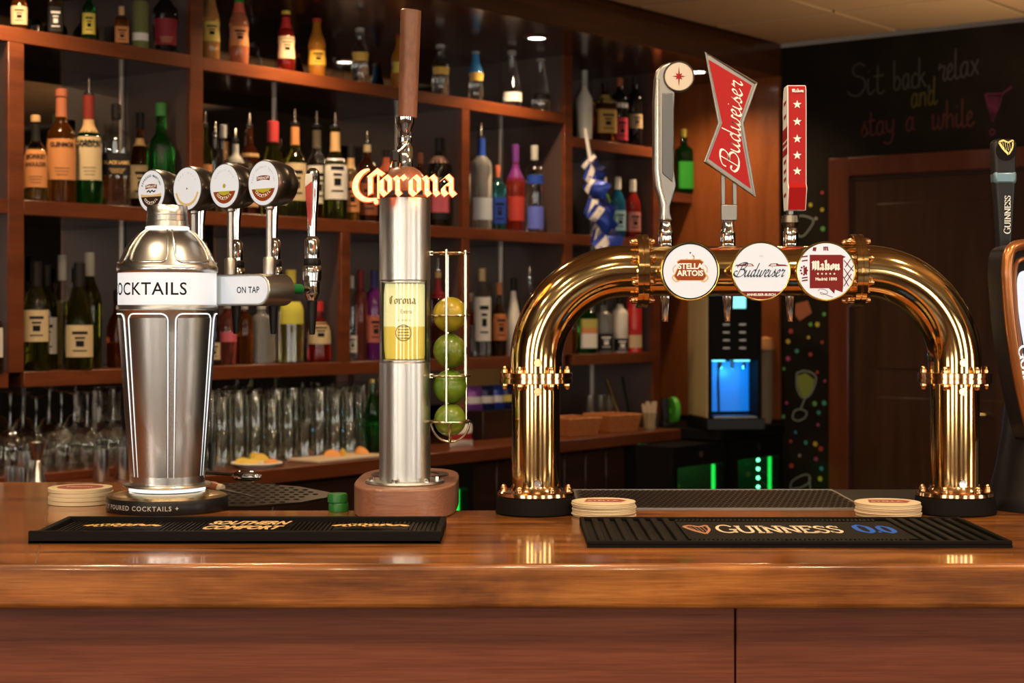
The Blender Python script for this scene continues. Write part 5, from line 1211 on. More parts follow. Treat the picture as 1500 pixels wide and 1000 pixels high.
# the sign
M['neon'] = emis('sign_letter_glow', (1, .66, .20), .92, (.8, .6, .3)); M['neon_red'] = emis('sign_red_edge', (1, .10, .008), .85, (.5, .05, .02)); M['led'] = emis('sign_led', (.85, 1, .60), 1.4)
SG = thing('glowing_sign', 'small glowing yellow blackletter beer sign with red edges on the steel column', 'sign', (TX, TZ, BAR))
k_ = 2.455 / 2500
def spx(px, py): return ((px - 593) * k_ + .0041, .293 - (py - 460) * k_)
FS = frame((0, -.065, 0), (1, 0, 0), (0, 0, 1))
def cshape(mb, grow, z0, z1):
    def st(pts, nx, ny): mb.nibline([spx(*p) for p in pts], nx, ny, z0, z1)
    g = grow
    cres = [(541, 248), (532, 252), (524, 261), (520.5, 272), (523, 283), (531, 290.5), (541, 293), (552, 291)]
    cr = catmull(cres, 5); ws = []
    n_ = len(cr); vs = []; 
    for i, (x, y) in enumerate(cr):
        a = cr[max(i - 1, 0)]; b_ = cr[min(i + 1, n_ - 1)]; dx, dy = b_[0] - a[0], b_[1] - a[1]; L = math.hypot(dx, dy)
        w_ = (1.5 + 7 * math.sin(math.pi * i / (n_ - 1)) ** .8) / 2 + g
        vs.append((x + dy / L * w_, y - dx / L * w_)); ws.append((x - dy / L * w_, y + dx / L * w_))
    for i in range(n_ - 1):
        q = [spx(*vs[i]), spx(*vs[i + 1]), spx(*ws[i + 1]), spx(*ws[i])]; mb.prism(q, z0, z1)
    def rect(pts): mb.prism([spx(*p) for p in pts], z0, z1)
    rect([(539.5 - g, 259 - g), (546 + g, 254 - g), (546 + g, 282 + g), (539.5 - g, 286 + g)])
    rect([(538 - g, 259), (553, 246.5 - g), (564 + g, 254), (559, 258 + g), (552, 254.5 + g), (545, 260 + g)])
    rect([(553 - g * .7, 254), (555.4 + g * .7, 254), (555.4 + g * .7, 291), (553 - g * .7, 291)])
    c = spx(551, 295.5); mb.prism([(c[0] + (3.2 + g) * k_ * math.cos(a), c[1] + (3.8 + g) * k_ * math.sin(a)) for a in [2 * math.pi * i / 12 for i in range(12)]], z0, z1)
cx, cy_ = spx(613.5, 289.5)
let = MB(FS); cshape(let, 0, 0, .004); blackletter(let, 'orona', .0345, cx, cy_, 0, .004, .115, .92)
red = MB(FS); cshape(red, 1.3, -.006, -.001); blackletter(red, 'orona', .0345, cx, cy_, -.006, -.001, .155, .92)
obj('sign_backing', red, 'neon_red', SG, flat=True)
obj('sign_letters', let, 'neon', SG, flat=True)
dots_ = MB(FS)
for px, py in ((523, 266), (522, 274), (525, 283), (532, 289), (541, 265), (542, 274), (542, 282), (560, 266), (560, 278), (571, 266), (571, 278), (584, 266), (584, 278), (602, 266), (602, 278), (613, 266), (613, 278), (626, 266), (626, 278), (639, 266), (639, 278), (651, 266), (651, 279), (660, 266), (660, 279)):
    c = spx(px, py); dots_.disc(c[0], c[1], .0013, .0045, 8)
o = obj('sign_leds', dots_, 'led', SG, flat=True); o['kind'] = 'stuff'
obj('sign_bracket', MB().box(-.03, .03, -.0585, -.037, hy(285, 2.46), hy(279, 2.46)), 'black', SG)
light('sign_lamp', 'POINT', (TX + .03, TZ - .045, BAR + hy(272, 2.46)), .35, (1, .25, .04), .04)
# lime rack
LR = thing('lime_rack', 'gold wire rack holding four limes on the steel column side', 'rack', (TX, TZ, BAR))
lc = .0672; rr = .0285
def ang(a, py, r_=rr): return (lc + r_ * math.cos(R(a)), r_ * math.sin(R(a)), z_(py))
M['rack_wire'] = mat('champagne_wire', (.62, .53, .38), .22, 1)
for py in (371, 462, 550, 617): obj('ring', MB().tube([ang(a, py) for a in range(0, 360, 15)], .0019, 8, closed=True), 'rack_wire', LR)
for a, p0_, p1 in ((-100, 366, 617), (-38, 367, 550), (38, 367, 617), (100, 367, 617)): obj('rod', MB().tube([ang(a, p1), ang(a, p0_)], .0019, 8), 'rack_wire', LR)
obj('bottom_loop', MB().tube([(lc + rr * math.cos(a), 0, z_(617) - rr * 1.05 * math.sin(a)) for a in [math.pi * i / 14 for i in range(15)]], .0019, 8), 'rack_wire', LR)
obj('bottom_loop', MB().tube([(lc, rr * math.cos(a), z_(617) - rr * 1.05 * math.sin(a)) for a in [math.pi * i / 14 for i in range(15)]], .0019, 8), 'rack_wire', LR)
obj('bracket', MB().box(.034, .042, -.006, .006, z_(374), z_(368)).box(.034, .042, -.006, .006, z_(553), z_(547)), 'rack_wire', LR)
def lime_mat(name, c0, c1):
    m = mat(name, c0, .34, coat=.25, coatr=.2); n, l, b = nodes(m); v = texco(m, (1, 1, 1)); t = noise(m, v, 30, 3, .6)
    r = ramp(m, t.outputs['Fac'], ((.35, c0), (.68, c1))); l.new(r.outputs[0], b.inputs['Base Color'])
    t2 = noise(m, v, 420, 2, .5); bump(m, t2.outputs['Fac'], .22, .0008); return m
LM = [lime_mat('yellow_lime', (.22, .20, .010), (.42, .29, .015)), lime_mat('lime_skin', (.07, .13, .006), (.18, .19, .010)), lime_mat('lime_skin_dark', (.065, .14, .006), (.12, .20, .009)), lime_mat('lime_skin_light', (.09, .16, .008), (.18, .23, .014))]
for i, (px, py, r_) in enumerate(((657, 460.5, 25.3), (657, 514, 25.0), (659, 566, 24.6), (656, 614.6, 23.6))):
    o = obj('lime', MB().ball((0, 0, 0), r_ * .001008, 20, 14, (1, 1, 1.03), lambda ph, th: 1 + .006 * math.sin(3 * th + ph * 2)).ball((0, 0, .0225), .0035, 8, 6), LM[i])
    o.location = (TX + lc - .0005, TZ, BAR + z_(py)); o.rotation_euler = (.3 * (i - 1), (.5, -.4, .8, -.2)[i], i)
    tag(o, ['yellowish lime at the top of the wire rack', 'green lime second from the top in the wire rack', 'green lime third from the top in the wire rack', 'green lime at the bottom of the wire rack'][i], 'fruit', 'limes in the wire rack')

# ================================================================== BRASS BEER TOWER
BX, BZ = (1092 - 750) * 2.517 / 2500, 2.517
BT = thing('brass_beer_tower', 'polished brass arch beer tower with three taps and round white badges', 'drink tower', (BX, BZ, BAR))
b_ = lambda py: hy(py, BZ)
LX = .309; HZ = b_(397); BR = .134
bolt = None
def bolts(parent, centre, axis, rad, n, off, a0=0, flip=1):
    """acorn nuts round a flange, all sharing one mesh"""
    global bolt
    for k in range(n):
        a = a0 + 2 * math.pi * k / n
        if axis == 'z': loc = (centre[0] + rad * math.cos(a), centre[1] + rad * math.sin(a), centre[2] + off); rot = (0 if flip > 0 else math.pi, 0, 0)
        else: loc = (centre[0] + off, centre[1] + rad * math.cos(a), centre[2] + rad * math.sin(a)); rot = (0, flip * math.pi / 2, 0)
        if bolt is None:
            bolt = obj('bolt', MB().lathe([(.0052, -.0002), (.0052, .0035), (.0046, .0040), (.0044, .0065), (.0030, .0085), (0, .0092)], 10), 'copper', parent); o = bolt
        else: o = bolt.copy(); C.objects.link(o); o.parent = parent
        o.location = loc; o.rotation_euler = rot
def flange(c, axis, r0, rad, th, matn='copper'):
    pr = [(r0, -th / 2), (rad - .001, -th / 2), (rad, -th / 2 + .001), (rad, -.0012), (rad - .0012, -.0006), (rad - .0012, .0006), (rad, .0012), (rad, th / 2 - .001), (rad - .001, th / 2), (r0, th / 2)]
    m_ = Matrix.Translation(c)
    if axis == 'x': m_ = m_ @ Matrix.Rotation(math.pi / 2, 4, 'Y')
    return obj('flange', MB(m_).lathe(pr, 44), matn, BT)
PR, ER, MR = .0355, .0385, .037
for s in (-1, 1):
    x = s * LX
    obj('rubber_foot', MB().lathe([(0, .0004), (.0585, .0004), (.0598, .002), (.0572, .0245), (.055, .0252), (0, .0252)], 44, c=(x, 0)), 'rubber', BT)
    obj('base_flange', MB().lathe([(PR - .002, .0252), (.0555, .0252), (.0568, .027), (.0562, .0315), (.054, .0335), (.039, .0345), (.0368, .038), (PR, .041)], 44, c=(x, 0)), 'copper', BT)
    bf = [o for o in BT.children if o.name.startswith('base_flange')][-1]
    bolts(bf, (x, 0, .0335), 'z', .0475, 6, 0, R(-90 + 28))
    obj('leg_pipe', MB().lathe([(PR, .036), (PR, b_(562))], 48, c=(x, 0)), 'brass', BT)
    fl = flange((x, 0, b_(553)), 'z', PR - .002, .0535, .0165)
    bolts(fl, (x, 0, b_(553)), 'z', .046, 6, .0083, R(-90 + 28)); bolts(fl, (x, 0, b_(553)), 'z', .046, 6, -.0083, R(-90 + 28), -1)
    pts = [(x, 0, b_(546)), (x, 0, HZ - BR)] + [(x - s * BR * (1 - math.cos(a)), 0, HZ - BR + BR * math.sin(a)) for a in [math.pi / 2 * i / 20 for i in range(1, 21)]]
    ex = (940 - 750) * BZ / 2500 - BX if s < 0 else (1254 - 750) * BZ / 2500 - BX
    pts.append((ex, 0, HZ))
    el = obj('elbow', MB().tube(pts, ER, 48, caps=False), 'brass', BT)
    for py in (530, 572): obj('set_screw', MB(frame((x + .002, -(ER if py < 550 else PR) - .0005, b_(py)), (1, 0, 0), (0, 0, 1))).lathe([(.0062, -.003), (.0062, .001), (.0055, .0022), (.003, .0022), (.0028, .0005), (0, .0005)], 16), 'copper', el)
    obj('set_screw', MB(frame((x + .002, -PR - .0005, b_(705)), (1, 0, 0), (0, 0, 1))).lathe([(.0062, -.003), (.0062, .001), (.0055, .0022), (.003, .0022), (.0028, .0005), (0, .0005)], 16), 'chrome', el)
    fl = flange((ex, 0, HZ), 'x', MR - .003, .0545, .0175, 'brass')
    bolts(fl, (ex, 0, HZ), 'x', .0465, 8, .0088, R(22)); bolts(fl, (ex, 0, HZ), 'x', .0465, 8, -.0088, R(22), -1)
obj('cross_pipe', MB().tube([((940 - 750) * BZ / 2500 - BX, 0, HZ), ((1254 - 750) * BZ / 2500 - BX, 0, HZ)], MR, 48), 'brass', BT)
# round badges
kd = 2.44 / 2500
for i, px in enumerate((1011, 1115, 1210)):
    c = ((px - 750) * kd - BX, -.077, HZ - .002); fr_ = frame(c, (1, 0, 0), (0, 0, 1))
    bd = obj('badge', MB(fr_).lathe([(.018, -.044), (.018, -.020), (.036, -.018), (.041, -.014), (.0428, -.008), (.0428, -.001), (.0415, .0006), (.0400, .0002), (.0400, -.002)], 48), 'gold', BT)
    face = obj('badge_face', MB(fr_).lathe([(0, .0002), (.0402, .0002), (.0402, -.002)], 48), 'lit_lens', bd)
    g = fr_; q = kd
    if i == 0:
        obj('badge_trim', MB(fr_).lathe([(.0385, .0006), (.0402, .0006)], 48), 'ink', bd, flat=True)
        pan = [(-18.5, -13), (18.5, -13), (23, -7), (19, 2), (15, 8), (19, 13), (14, 16.5), (-14, 16.5), (-19, 13), (-15, 8), (-19, 2), (-23, -7)]
        obj('badge_emblem', MB(g).poly([(x * q * 1.06, y * q * 1.06) for x, y in pan], .0006), 'gold_print', bd, flat=True)
        obj('badge_emblem', MB(g).poly([(x * q, y * q) for x, y in pan], .0009), 'rust', bd, flat=True)
        obj('badge_lettering', MB(g).text('STELLA', 11.2 * q, 0, 3.6 * q, .0012, bold=.035).text('ARTOIS', 11.2 * q, 0, -6.6 * q, .0012, bold=.035), 'white', bd, flat=True)
        orn = MB(g)
        orn.stroke([(-6 * q, 18 * q), (0, 16 * q), (6 * q, 19 * q), (3 * q, 24 * q)], 1.5 * q, z=.0008)
        for s in (-1, 1):
            orn.stroke([(s * 16 * q, -14 * q), (s * 21 * q, -15 * q), (s * 26 * q, -10 * q), (s * 23 * q, -5 * q), (s * 20 * q, -9 * q)], 1.6 * q, z=.0008)
            orn.stroke([(s * 24 * q, -2 * q), (s * 25 * q, 4 * q), (s * 21 * q, 9 * q)], 1.2 * q, z=.0008)
        obj('badge_ornament', orn, 'gold_print', bd, flat=True)
        obj('badge_ornament', MB(g).poly(star(4, 2 * q, .8 * q, 0, 27 * q), .0008).poly(star(4, 1.6 * q, .6 * q, 5 * q, 22 * q), .0008), 'ink', bd, flat=True)
    elif i == 1:
        t_ = MB(g); script(t_, 'Budweiser', 10.0 * q, -2.5 * q, -8 * q, .26, .10, R(35), .42, .0009, .05)
        obj('badge_lettering', t_, mat('navy_print', (.02, .025, .06), .4), bd, flat=True)
        obj('badge_band', MB(g).poly(seg_poly(.0400, -29.5 * q), .0006), 'maroon', bd, flat=True)
        obj('badge_lettering', MB(g).text('ANHEUSER-BUSCH', 5.0 * q, 0, -36 * q, .0009, bold=.03), 'white', bd, flat=True)
        w_ = MB(g)
        for s in (-1, 1):
            w_.poly([(s * x * q, y * q) for x, y in ([(39, 7.5), (10, 7.5), (14, 11), (24, 11.6), (25, 10), (36, 9.5)][:: s])], .0006)
        obj('badge_ornament', w_, 'maroon', bd, flat=True)
        obj('badge_ornament', MB(g).poly([(-22 * q, 8.3 * q), (-13 * q, 8.3 * q), (-15 * q, 10 * q), (-22 * q, 10.2 * q)][::1], .0009).poly([(13 * q, 8.3 * q), (22 * q, 8.3 * q), (22 * q, 10.2 * q), (15 * q, 10 * q)], .0009), 'white', bd, flat=True)
        obj('badge_ornament', MB(g).text('no', 5 * q, 0, 21 * q, .0007), mat('pale_grey_print', (.42, .42, .42), .5), bd, flat=True)
    else:
        obj('badge_emblem', MB(g).poly([(-24 * q, -25 * q), (4 * q, -25 * q), (12 * q, -33 * q), (13 * q, -27 * q), (24 * q, -31 * q), (25 * q, -22 * q), (25 * q, 19 * q), (29 * q, 21 * q), (22 * q, 24 * q), (-24 * q, 24 * q)], .0006), 'maroon', bd, flat=True)
        t_ = MB(g); blackletter(t_, 'Mahou', 10.5 * q, 0, 1 * q, .0009, .0009, .20, .92)
        obj('badge_lettering', t_, 'white', bd, flat=True)
        t_ = MB(g).text('Madrid 1890', 6.2 * q, 0, -13.5 * q, .0009, bold=.03)
        for k in range(5): t_.poly(star(5, 1.9 * q, .8 * q, (-12 + 6 * k) * q, -3.8 * q), .0009)
        obj('badge_lettering', t_, 'white', bd, flat=True)
        t_ = MB(g); blackletter(t_, 'm', 7 * q, 0, 29.5 * q, .0007, .0007, .16)
        t_.poly([(-33 * q, -3 * q), (-28 * q, -6 * q), (-28 * q, 4 * q), (-33 * q, 6 * q)], .0006)
        for a in range(8): t_.disc((-32.5 + 4.6 * math.cos(a * .785)) * q, (1 + 6 * math.sin(a * .785)) * q, 1.5 * q, .00075, 8)
        for y in (20, 14, -11, -15): t_.poly([(-36 * q, y * q), (-27 * q, (y + 1) * q), (-27 * q, (y + 3) * q), (-35 * q, (y + 2) * q)], .0006)
        t_.poly([(-20 * q, 30 * q), (-15 * q, 29 * q), (-14 * q, 35 * q), (-19 * q, 35 * q)], .0006)
        for ax, ay, bx, by in ((26, 16, 40, 0), (26, 4, 38, -14), (25, -8, 33, -22), (27, -10, 40, 8), (26, -22, 37, -4), (28, 6, 36, 18)): t_.stroke([(ax * q, ay * q), (bx * q, by * q)], 1.3 * q, z=.0007, smooth=False)
        t_.stroke([(-12 * q, -29 * q), (-8 * q, -26 * q), (0, -28 * q), (2 * q, -32 * q), (-6 * q, -34 * q), (-8 * q, -31 * q), (4 * q, -36 * q), (10 * q, -38 * q)], .7 * q, z=.0007)
        obj('badge_ornament', t_, 'maroon', bd, flat=True)
# taps and handles
kt = 2.62 / 2500
tz = lambda py: .293 - (py - 460) * kt
TPX = (975, 1066, 1158)
taps = []
for i, px in enumerate(TPX):
    x = (px - 750) * kt - BX; y = .103
    tp = obj('tap', MB().lathe([(0, tz(433)), (.010, tz(433)), (.0135, tz(428)), (.0135, tz(372)), (.0118, tz(368)), (.0115, tz(357)), (0, tz(357))], 24, c=(x, y)), 'chrome', BT)
    obj('nozzle', MB().lathe([(.0082, tz(432)), (.0080, tz(436)), (.0055, tz(470)), (.0050, tz(471)), (.0038, tz(471)), (.004, tz(440))], 20, c=(x, y)), 'chrome', tp)
    obj('shank', MB().tube([(x, .03, HZ), (x, y - .005, HZ)], .011, 16), 'chrome', tp)
    obj('tap_collar', MB().lathe([(.0112, tz(357)), (.0118, tz(355)), (.0118, tz(341)), (.0112, tz(339)), (.0105, tz(338)), (.0085, tz(324)), (0, tz(324))], 24, c=(x, y)), 'chrome', tp)
    taps.append((x, y))
def hpx(i): 
    x0 = TPX[i]
    return lambda px, py: ((px - x0) * kt, tz(py))
# silver handle with a round head
x, y = taps[0]; q = hpx(0); fr_ = frame((x, y, 0), (1, 0, 0), (0, 0, 1))
sil = [(958, 118), (961, 104), (969, 96), (980, 92), (992, 93), (1001, 98), (1003, 112), (998, 130), (988, 134), (987, 160), (987, 250), (990, 272), (986, 288), (981, 302), (981, 312), (985, 325), (965, 325), (967, 308), (964, 290), (958, 272), (956, 250), (956, 150)]
M['handle_silver'] = mat('handle_silver', (.30, .29, .275), .36, 1)
hs = obj('tap_handle', MB(fr_).prism([q(*p) for p in sil[::-1]], -.013, .013), 'handle_silver', BT, bevel=.0045, seg=3)
obj('handle_ridge', MB(fr_).tube([(*q(963, 118), .011), (*q(963, 250), .0115), (*q(966, 275), .012), (*q(973, 300), .011), (*q(972, 322), .010)], .0035, 8), mat('handle_ridge', (.60, .53, .42), .25, 1), hs)
obj('handle_inlay', MB(fr_).prism([q(*p) for p in ((969, 138), (969, 255), (984, 268), (985, 250), (985, 138))], .012, .0142), mat('handle_inlay', (.14, .145, .15), .35, 1), hs, bevel=.001)
c = q(993, 114)
fh = fr_ @ Matrix.Translation((c[0], c[1], .012))
hd = obj('handle_head', MB(fh).lathe([(.0225, -.010), (.0238, -.006), (.0238, .004), (.0222, .006), (.0212, .0052), (.0212, .003)], 40), 'handle_silver', BT)
obj('head_face', MB(fh).lathe([(0, .0048), (.0213, .0048)], 40), mat('ivory_face', (.58, .52, .44), .25, coat=.5), hd, flat=True)
t_ = MB(fh).poly(star(4, .0070, .0028, rot=math.pi / 4), .0052).add([(0, .0155, .0054), (-.0016, 0, .0054), (0, -.0155, .0054), (.0016, 0, .0054)], [(0, 1, 2, 3)]).add([(.0105, 0, .0055), (0, .0015, .0055), (-.0105, 0, .0055), (0, -.0015, .0055)], [(0, 1, 2, 3)])
obj('head_star', t_, 'red_print', hd, flat=True)
obj('handle_lettering', MB(frame((x - .0203, y, (tz(150) + tz(260)) / 2), (0, 0, 1), (0, 1, 0))).text('STELLA ARTOIS', .012, 0, -.0045, .0002, space=1.1), 'pewter', hs, flat=True)
# bow tie sign handle
x, y = taps[1]; q = hpx(1); fr_ = frame((x, y, 0), (1, 0, 0), (0, 0, 1))
bow = [(1033, 78), (1107, 123), (1086, 181), (1105, 288), (1032, 237), (1053, 181)]
cxb, cyb = 1069, 181
pts = [q(*p) for p in bow]
hs = obj('tap_handle', MB(fr_).prism(pts[::-1], -.004, .006), 'handle_silver', BT, bevel=.0012)
obj('sign_rim', MB(fr_).tube([(a, b2, .0062) for a, b2 in pts], .0026, 8, closed=True), 'handle_silver', hs)
inn = [q(1037, 88), q(1100.5, 126), q(1081.5, 181), q(1099, 277), q(1037, 233), q(1057, 181)]
obj('sign_face', MB(fr_).poly(inn[::-1], .0066), 'red', hs, flat=True)
c0 = q(1085, 180)
fl_ = fr_ @ Matrix.Translation((c0[0], c0[1], .0070)) @ Matrix.Rotation(R(87.5), 4, 'Z') @ Matrix.Diagonal((1.30, 1, 1, 1))
t_ = MB(fl_); script(t_, 'Budweiser', .0143, -.003, .001, .24, .075, R(50), .28, 0, .06)
obj('sign_lettering', t_, 'white', hs, flat=True)
fk = MB(fr_)
a = q(1056, 251); b2 = q(1062, 300); fk.box(a[0], b2[0], b2[1], a[1], -.004, .004)
a = q(1073, 265); b2 = q(1079, 300); fk.box(a[0], b2[0], b2[1], a[1], -.004, .004)
a = q(1056, 300); b2 = q(1079, 323); fk.box(a[0], b2[0], b2[1], a[1], -.006, .006)
obj('handle_fork', fk, 'handle_silver', hs, bevel=.001)
# red and white handle with stars
x, y = taps[2]; q = hpx(2); fr_ = frame((x, y, 0), (1, 0, 0), (0, 0, 1))
def pro(px0, px1, prof):
    """side profile (height px, front depth, back depth) pulled across the width"""
    x0, x1 = q(px0, 0)[0], q(px1, 0)[0]; ps = [(tz(a), b3) for a, b3, c3 in prof] + [(tz(a), c3) for a, b3, c3 in prof[::-1]]
    n_ = len(ps)
    return [(x0, h, d) for h, d in ps] + [(x1, h, d) for h, d in ps], [tuple(range(n_)), tuple(range(2 * n_ - 1, n_ - 1, -1))] + [(i, i + n_, (i + 1) % n_ + n_, (i + 1) % n_) for i in range(n_)]
prof = [(126, .010, -.018), (132, .014, -.024), (160, .016, -.032), (175, .016, -.030), (270, .016, -.030), (276, .022, -.030), (309, .010, -.020)]
v_, f_ = pro(1151, 1179, prof)
hs = obj('tap_handle', MB(fr_).add(v_, f_), 'white', BT, bevel=.0012)
def fpatch(px0, px1, rows, off): 
    vs = []
    for py, d in rows: vs += [(q(px0, 0)[0], tz(py), d + off), (q(px1, 0)[0], tz(py), d + off)]
    return vs, [(2 * i, 2 * i + 2, 2 * i + 3, 2 * i + 1) for i in range(len(rows) - 1)]
obj('handle_face', MB(fr_).add(*fpatch(1152.5, 1177.5, [(127.5, .0112), (133, .0142), (160, .0158), (270, .0160), (276, .0218), (308, .0105)], .0009)), 'red', hs, flat=True)
t_ = MB(fr_)
for py in (155, 180, 205, 229, 252): c = q(1165, py); t_.poly(star(5, .0068, .0028, c[0], c[1]), .0178)
blackletter(t_, 'Mahou', .0042, q(1166, 0)[0], tz(137.5), .0176, .0176, .17)
obj('handle_stars', t_, 'white', hs, flat=True)
sd = MB(fr_ @ Matrix.Translation((q(1151, 0)[0] - .0004, 0, 0)))
for py0, py1 in ((186, 204), (207, 212), (216, 226)): sd.add([(0, tz(py0 + 4), -.029), (0, tz(py0), .0155), (0, tz(py1), .0155), (0, tz(py1 + 4), -.029)], [(0, 1, 2, 3)])
for py0 in (150, 170, 236, 250, 262, 285): sd.add([(0, tz(py0), -.018), (0, tz(py0 - 3), .004), (0, tz(py0 + 1), .006), (0, tz(py0 + 5), -.014)], [(0, 1, 2, 3)])
obj('side_print', sd, 'red_print', hs, flat=True)
obj('handle_ferrule', MB().lathe([(.006, tz(308)), (.006, tz(314)), (.0135, tz(316)), (.0150, tz(326)), (.0110, tz(330)), (.0085, tz(340))], 20, c=(x, y)), 'pewter', hs)

# ================================================================== STOUT TOWER AT THE FRAME'S RIGHT EDGE
SX, SZ = (1499 - 750) * 2.56 / 2500, 2.56
ST = thing('stout_tower', 'black stout tower with curved copper frame and tall black tap handle, cut by frame', 'drink tower', (SX, SZ, BAR))
obj('pedestal', MB().lathe([(0, .0004), (.095, .0004), (.096, .003), (.091, .02), (.081, .06), (.072, .11), (.065, .17), (.060, .24), (.045, .30), (0, .31)], 48, c=(.047, .02)), 'black', ST)
e_ = Vector((.80, .60, 0)); fr_ = frame((.0, -.055, 0), e_, (0, 0, 1))
sz = lambda py: hy(py, 2.5)
out = catmull([(-.070, sz(400)), (-.066, sz(374)), (-.05, sz(362)), (0, sz(357)), (.05, sz(362)), (.066, sz(374)), (.070, sz(400)), (.062, sz(470)), (.040, sz(560)), (.012, sz(634)), (0, sz(644)), (-.012, sz(634)), (-.040, sz(560)), (-.062, sz(470)), (-.070, sz(400))], 5)[:-1]
M['copper_frame'] = mat('copper_frame', (.42, .16, .05), .3, .7, coat=.4)
hdm = obj('head_panel', MB(fr_).prism(out[::-1], -.03, .004), 'black', ST)
obj('head_frame', MB(fr_).tube([(a, b3, .004) for a, b3 in out], .0085, 10, closed=True), 'copper_frame', hdm)
inner = [(a * .80, sz(500) + (b3 - sz(500)) * .86) for a, b3 in out]
obj('head_ribs', MB(fr_).tube([(a, b3, .0055) for a, b3 in inner], .004, 8, closed=True), mat('copper_rib', (.30, .12, .05), .35, .8), hdm)
obj('lit_panel', MB(fr_).poly([(a * .70, sz(455) + (b3 - sz(455)) * .62) for a, b3 in out][::-1], .0052), emis('pale_blue_lit', (.55, .75, 1), .55, (.5, .5, .6)), hdm, flat=True)
t_ = MB(); roman(t_, 'GUINNESS', .017, 0, 0, 0, .20, .09, 1.0)
W_ = max(v[0] for v in t_.v) - min(v[0] for v in t_.v)
L_ = Matrix.Translation((-.040, sz(563), .0128)) @ Matrix.Rotation(R(-73), 4, 'Z')
t2 = MB(fr_ @ L_); t2.add(t_.v, t_.f); obj('head_lettering', t2, emis('white_letter_glow', (.75, .85, 1), .8), hdm, flat=True)
tx = (1470 - 750) * 2.6 / 2500 - SX; ty = .04; gz = lambda py: hy(py, 2.6)
fr_ = frame((tx, ty, 0), (1, 0, 0), (0, 0, 1)); kg = 2.6 / 2500
def gp(px): return (px - 1470) * kg
hdl = [(1452, 210), (1455, 204), (1483, 204), (1487, 210), (1486, 260), (1484, 300), (1481, 345), (1479, 378), (1461, 378), (1459, 345), (1456, 300), (1453, 260)]
stp = obj('tap', MB().lathe([(0, gz(470)), (.006, gz(470)), (.008, gz(445)), (.0125, gz(438)), (.013, gz(412)), (.010, gz(405)), (.0085, gz(400)), (.0085, gz(378)), (0, gz(378))], 20, c=(tx, ty)), 'chrome', ST)
obj('shank', MB().tube([(tx, ty, gz(425)), (tx + .06, ty - .02, gz(425))], .009, 12), 'chrome', stp)
hs = obj('tap_handle', MB(fr_).prism([(gp(a), gz(b3)) for a, b3 in hdl][::-1], -.012, .012), 'black', ST, bevel=.006, seg=3)
obj('handle_band', MB(fr_).prism([(gp(a), gz(b3)) for a, b3 in ((1452.5, 251), (1487, 251), (1486.5, 271), (1453.5, 271))][::-1], -.0126, .0128), mat('steel_blue', (.16, .26, .32), .35, .5), hs, bevel=.005)
obj('harp_plate', MB(fr_).disc(gp(1470), gz(222), .0155, .0126, 24), 'black_matte', hs, flat=True)
t_ = MB(fr_); harp(t_, gp(1470), gz(217), .021, .0132); obj('harp_emblem', t_, 'gold', hs, flat=True)
t_ = MB(); roman(t_, 'GUINNESS', .0088, 0, 0, 0, .18, .09, .98)
t2 = MB(fr_ @ Matrix.Translation((gp(1476.5), gz(315), .0132)) @ Matrix.Rotation(R(90), 4, 'Z')); t2.add(t_.v, t_.f)
obj('handle_lettering', t2, 'white', hs, flat=True)

# ================================================================== MATS, COASTERS, TRAYS
ML = thing('bar_mat', 'long narrow black rubber mat with gold lettering at the left counter edge', 'bar mat', (-.354, 2.274, BAR))
W2, D2 = .263, .098
obj('mat_base', MB().box(-W2, W2, -D2, D2, .0002, .004), 'rubber', ML, flat=True)
obj('mat_rim', MB().box(-W2, W2, -D2, -D2 + .008, .0002, .0165).box(-W2, W2, D2 - .008, D2, .0002, .0125).box(-W2, -W2 + .008, -D2 + .008, D2 - .008, .0002, .0125).box(W2 - .008, W2, -D2 + .008, D2 - .008, .0002, .0125), 'rubber', ML, bevel=.0012, seg=1)
g = MB()
for k in range(86): x = -W2 + .012 + k * .0060; g.box(x, x + .003, -D2 + .012, D2 - .012, .004, .0062)
o = obj('mat_ribs', g, 'rubber', ML, flat=True); o['kind'] = 'stuff'
obj('mat_plate', MB().box(-.055, .055, -.062, .062, .004, .0066).box(-.215, -.115, -.03, .03, .004, .0066).box(.115, .215, -.03, .03, .004, .0066), 'rubber', ML, flat=True)
obj('mat_lettering', MB().text('SOUTHERN', .050, 0, .008, .0122, bold=.045, shear=.35, sx=.40).text('COMFORT', .050, -.004, -.042, .0122, bold=.045, shear=.35, sx=.42), mat('gold_rubber_print', (.72, .45, .19), .5), ML, flat=True)
g = MB()
for cx_ in (-.165, .165):
    for ch, wd_ in (('SitaU', 0),): pass
    g.stroke([(cx_ - .048, -.008), (cx_ - .036, .004), (cx_ - .030, -.012), (cx_ - .024, .012), (cx_ - .018, -.006), (cx_ - .010, .014), (cx_ - .004, -.012), (cx_ + .004, .012), (cx_ + .012, -.006), (cx_ + .02, .010), (cx_ + .03, -.004), (cx_ + .04, .002), (cx_ + .05, -.010)], .0095, z=.0122)
    g.text('S. Wilson', .03, cx_ - .002, -.010, .0122, sx=.62, shear=.35, bold=.01) if 0 else None
obj('mat_lettering', g, M['gold_rubber_print'] if 'gold_rubber_print' in M else mat('gold_script_print', (.66, .40, .13), .5), ML, flat=True)

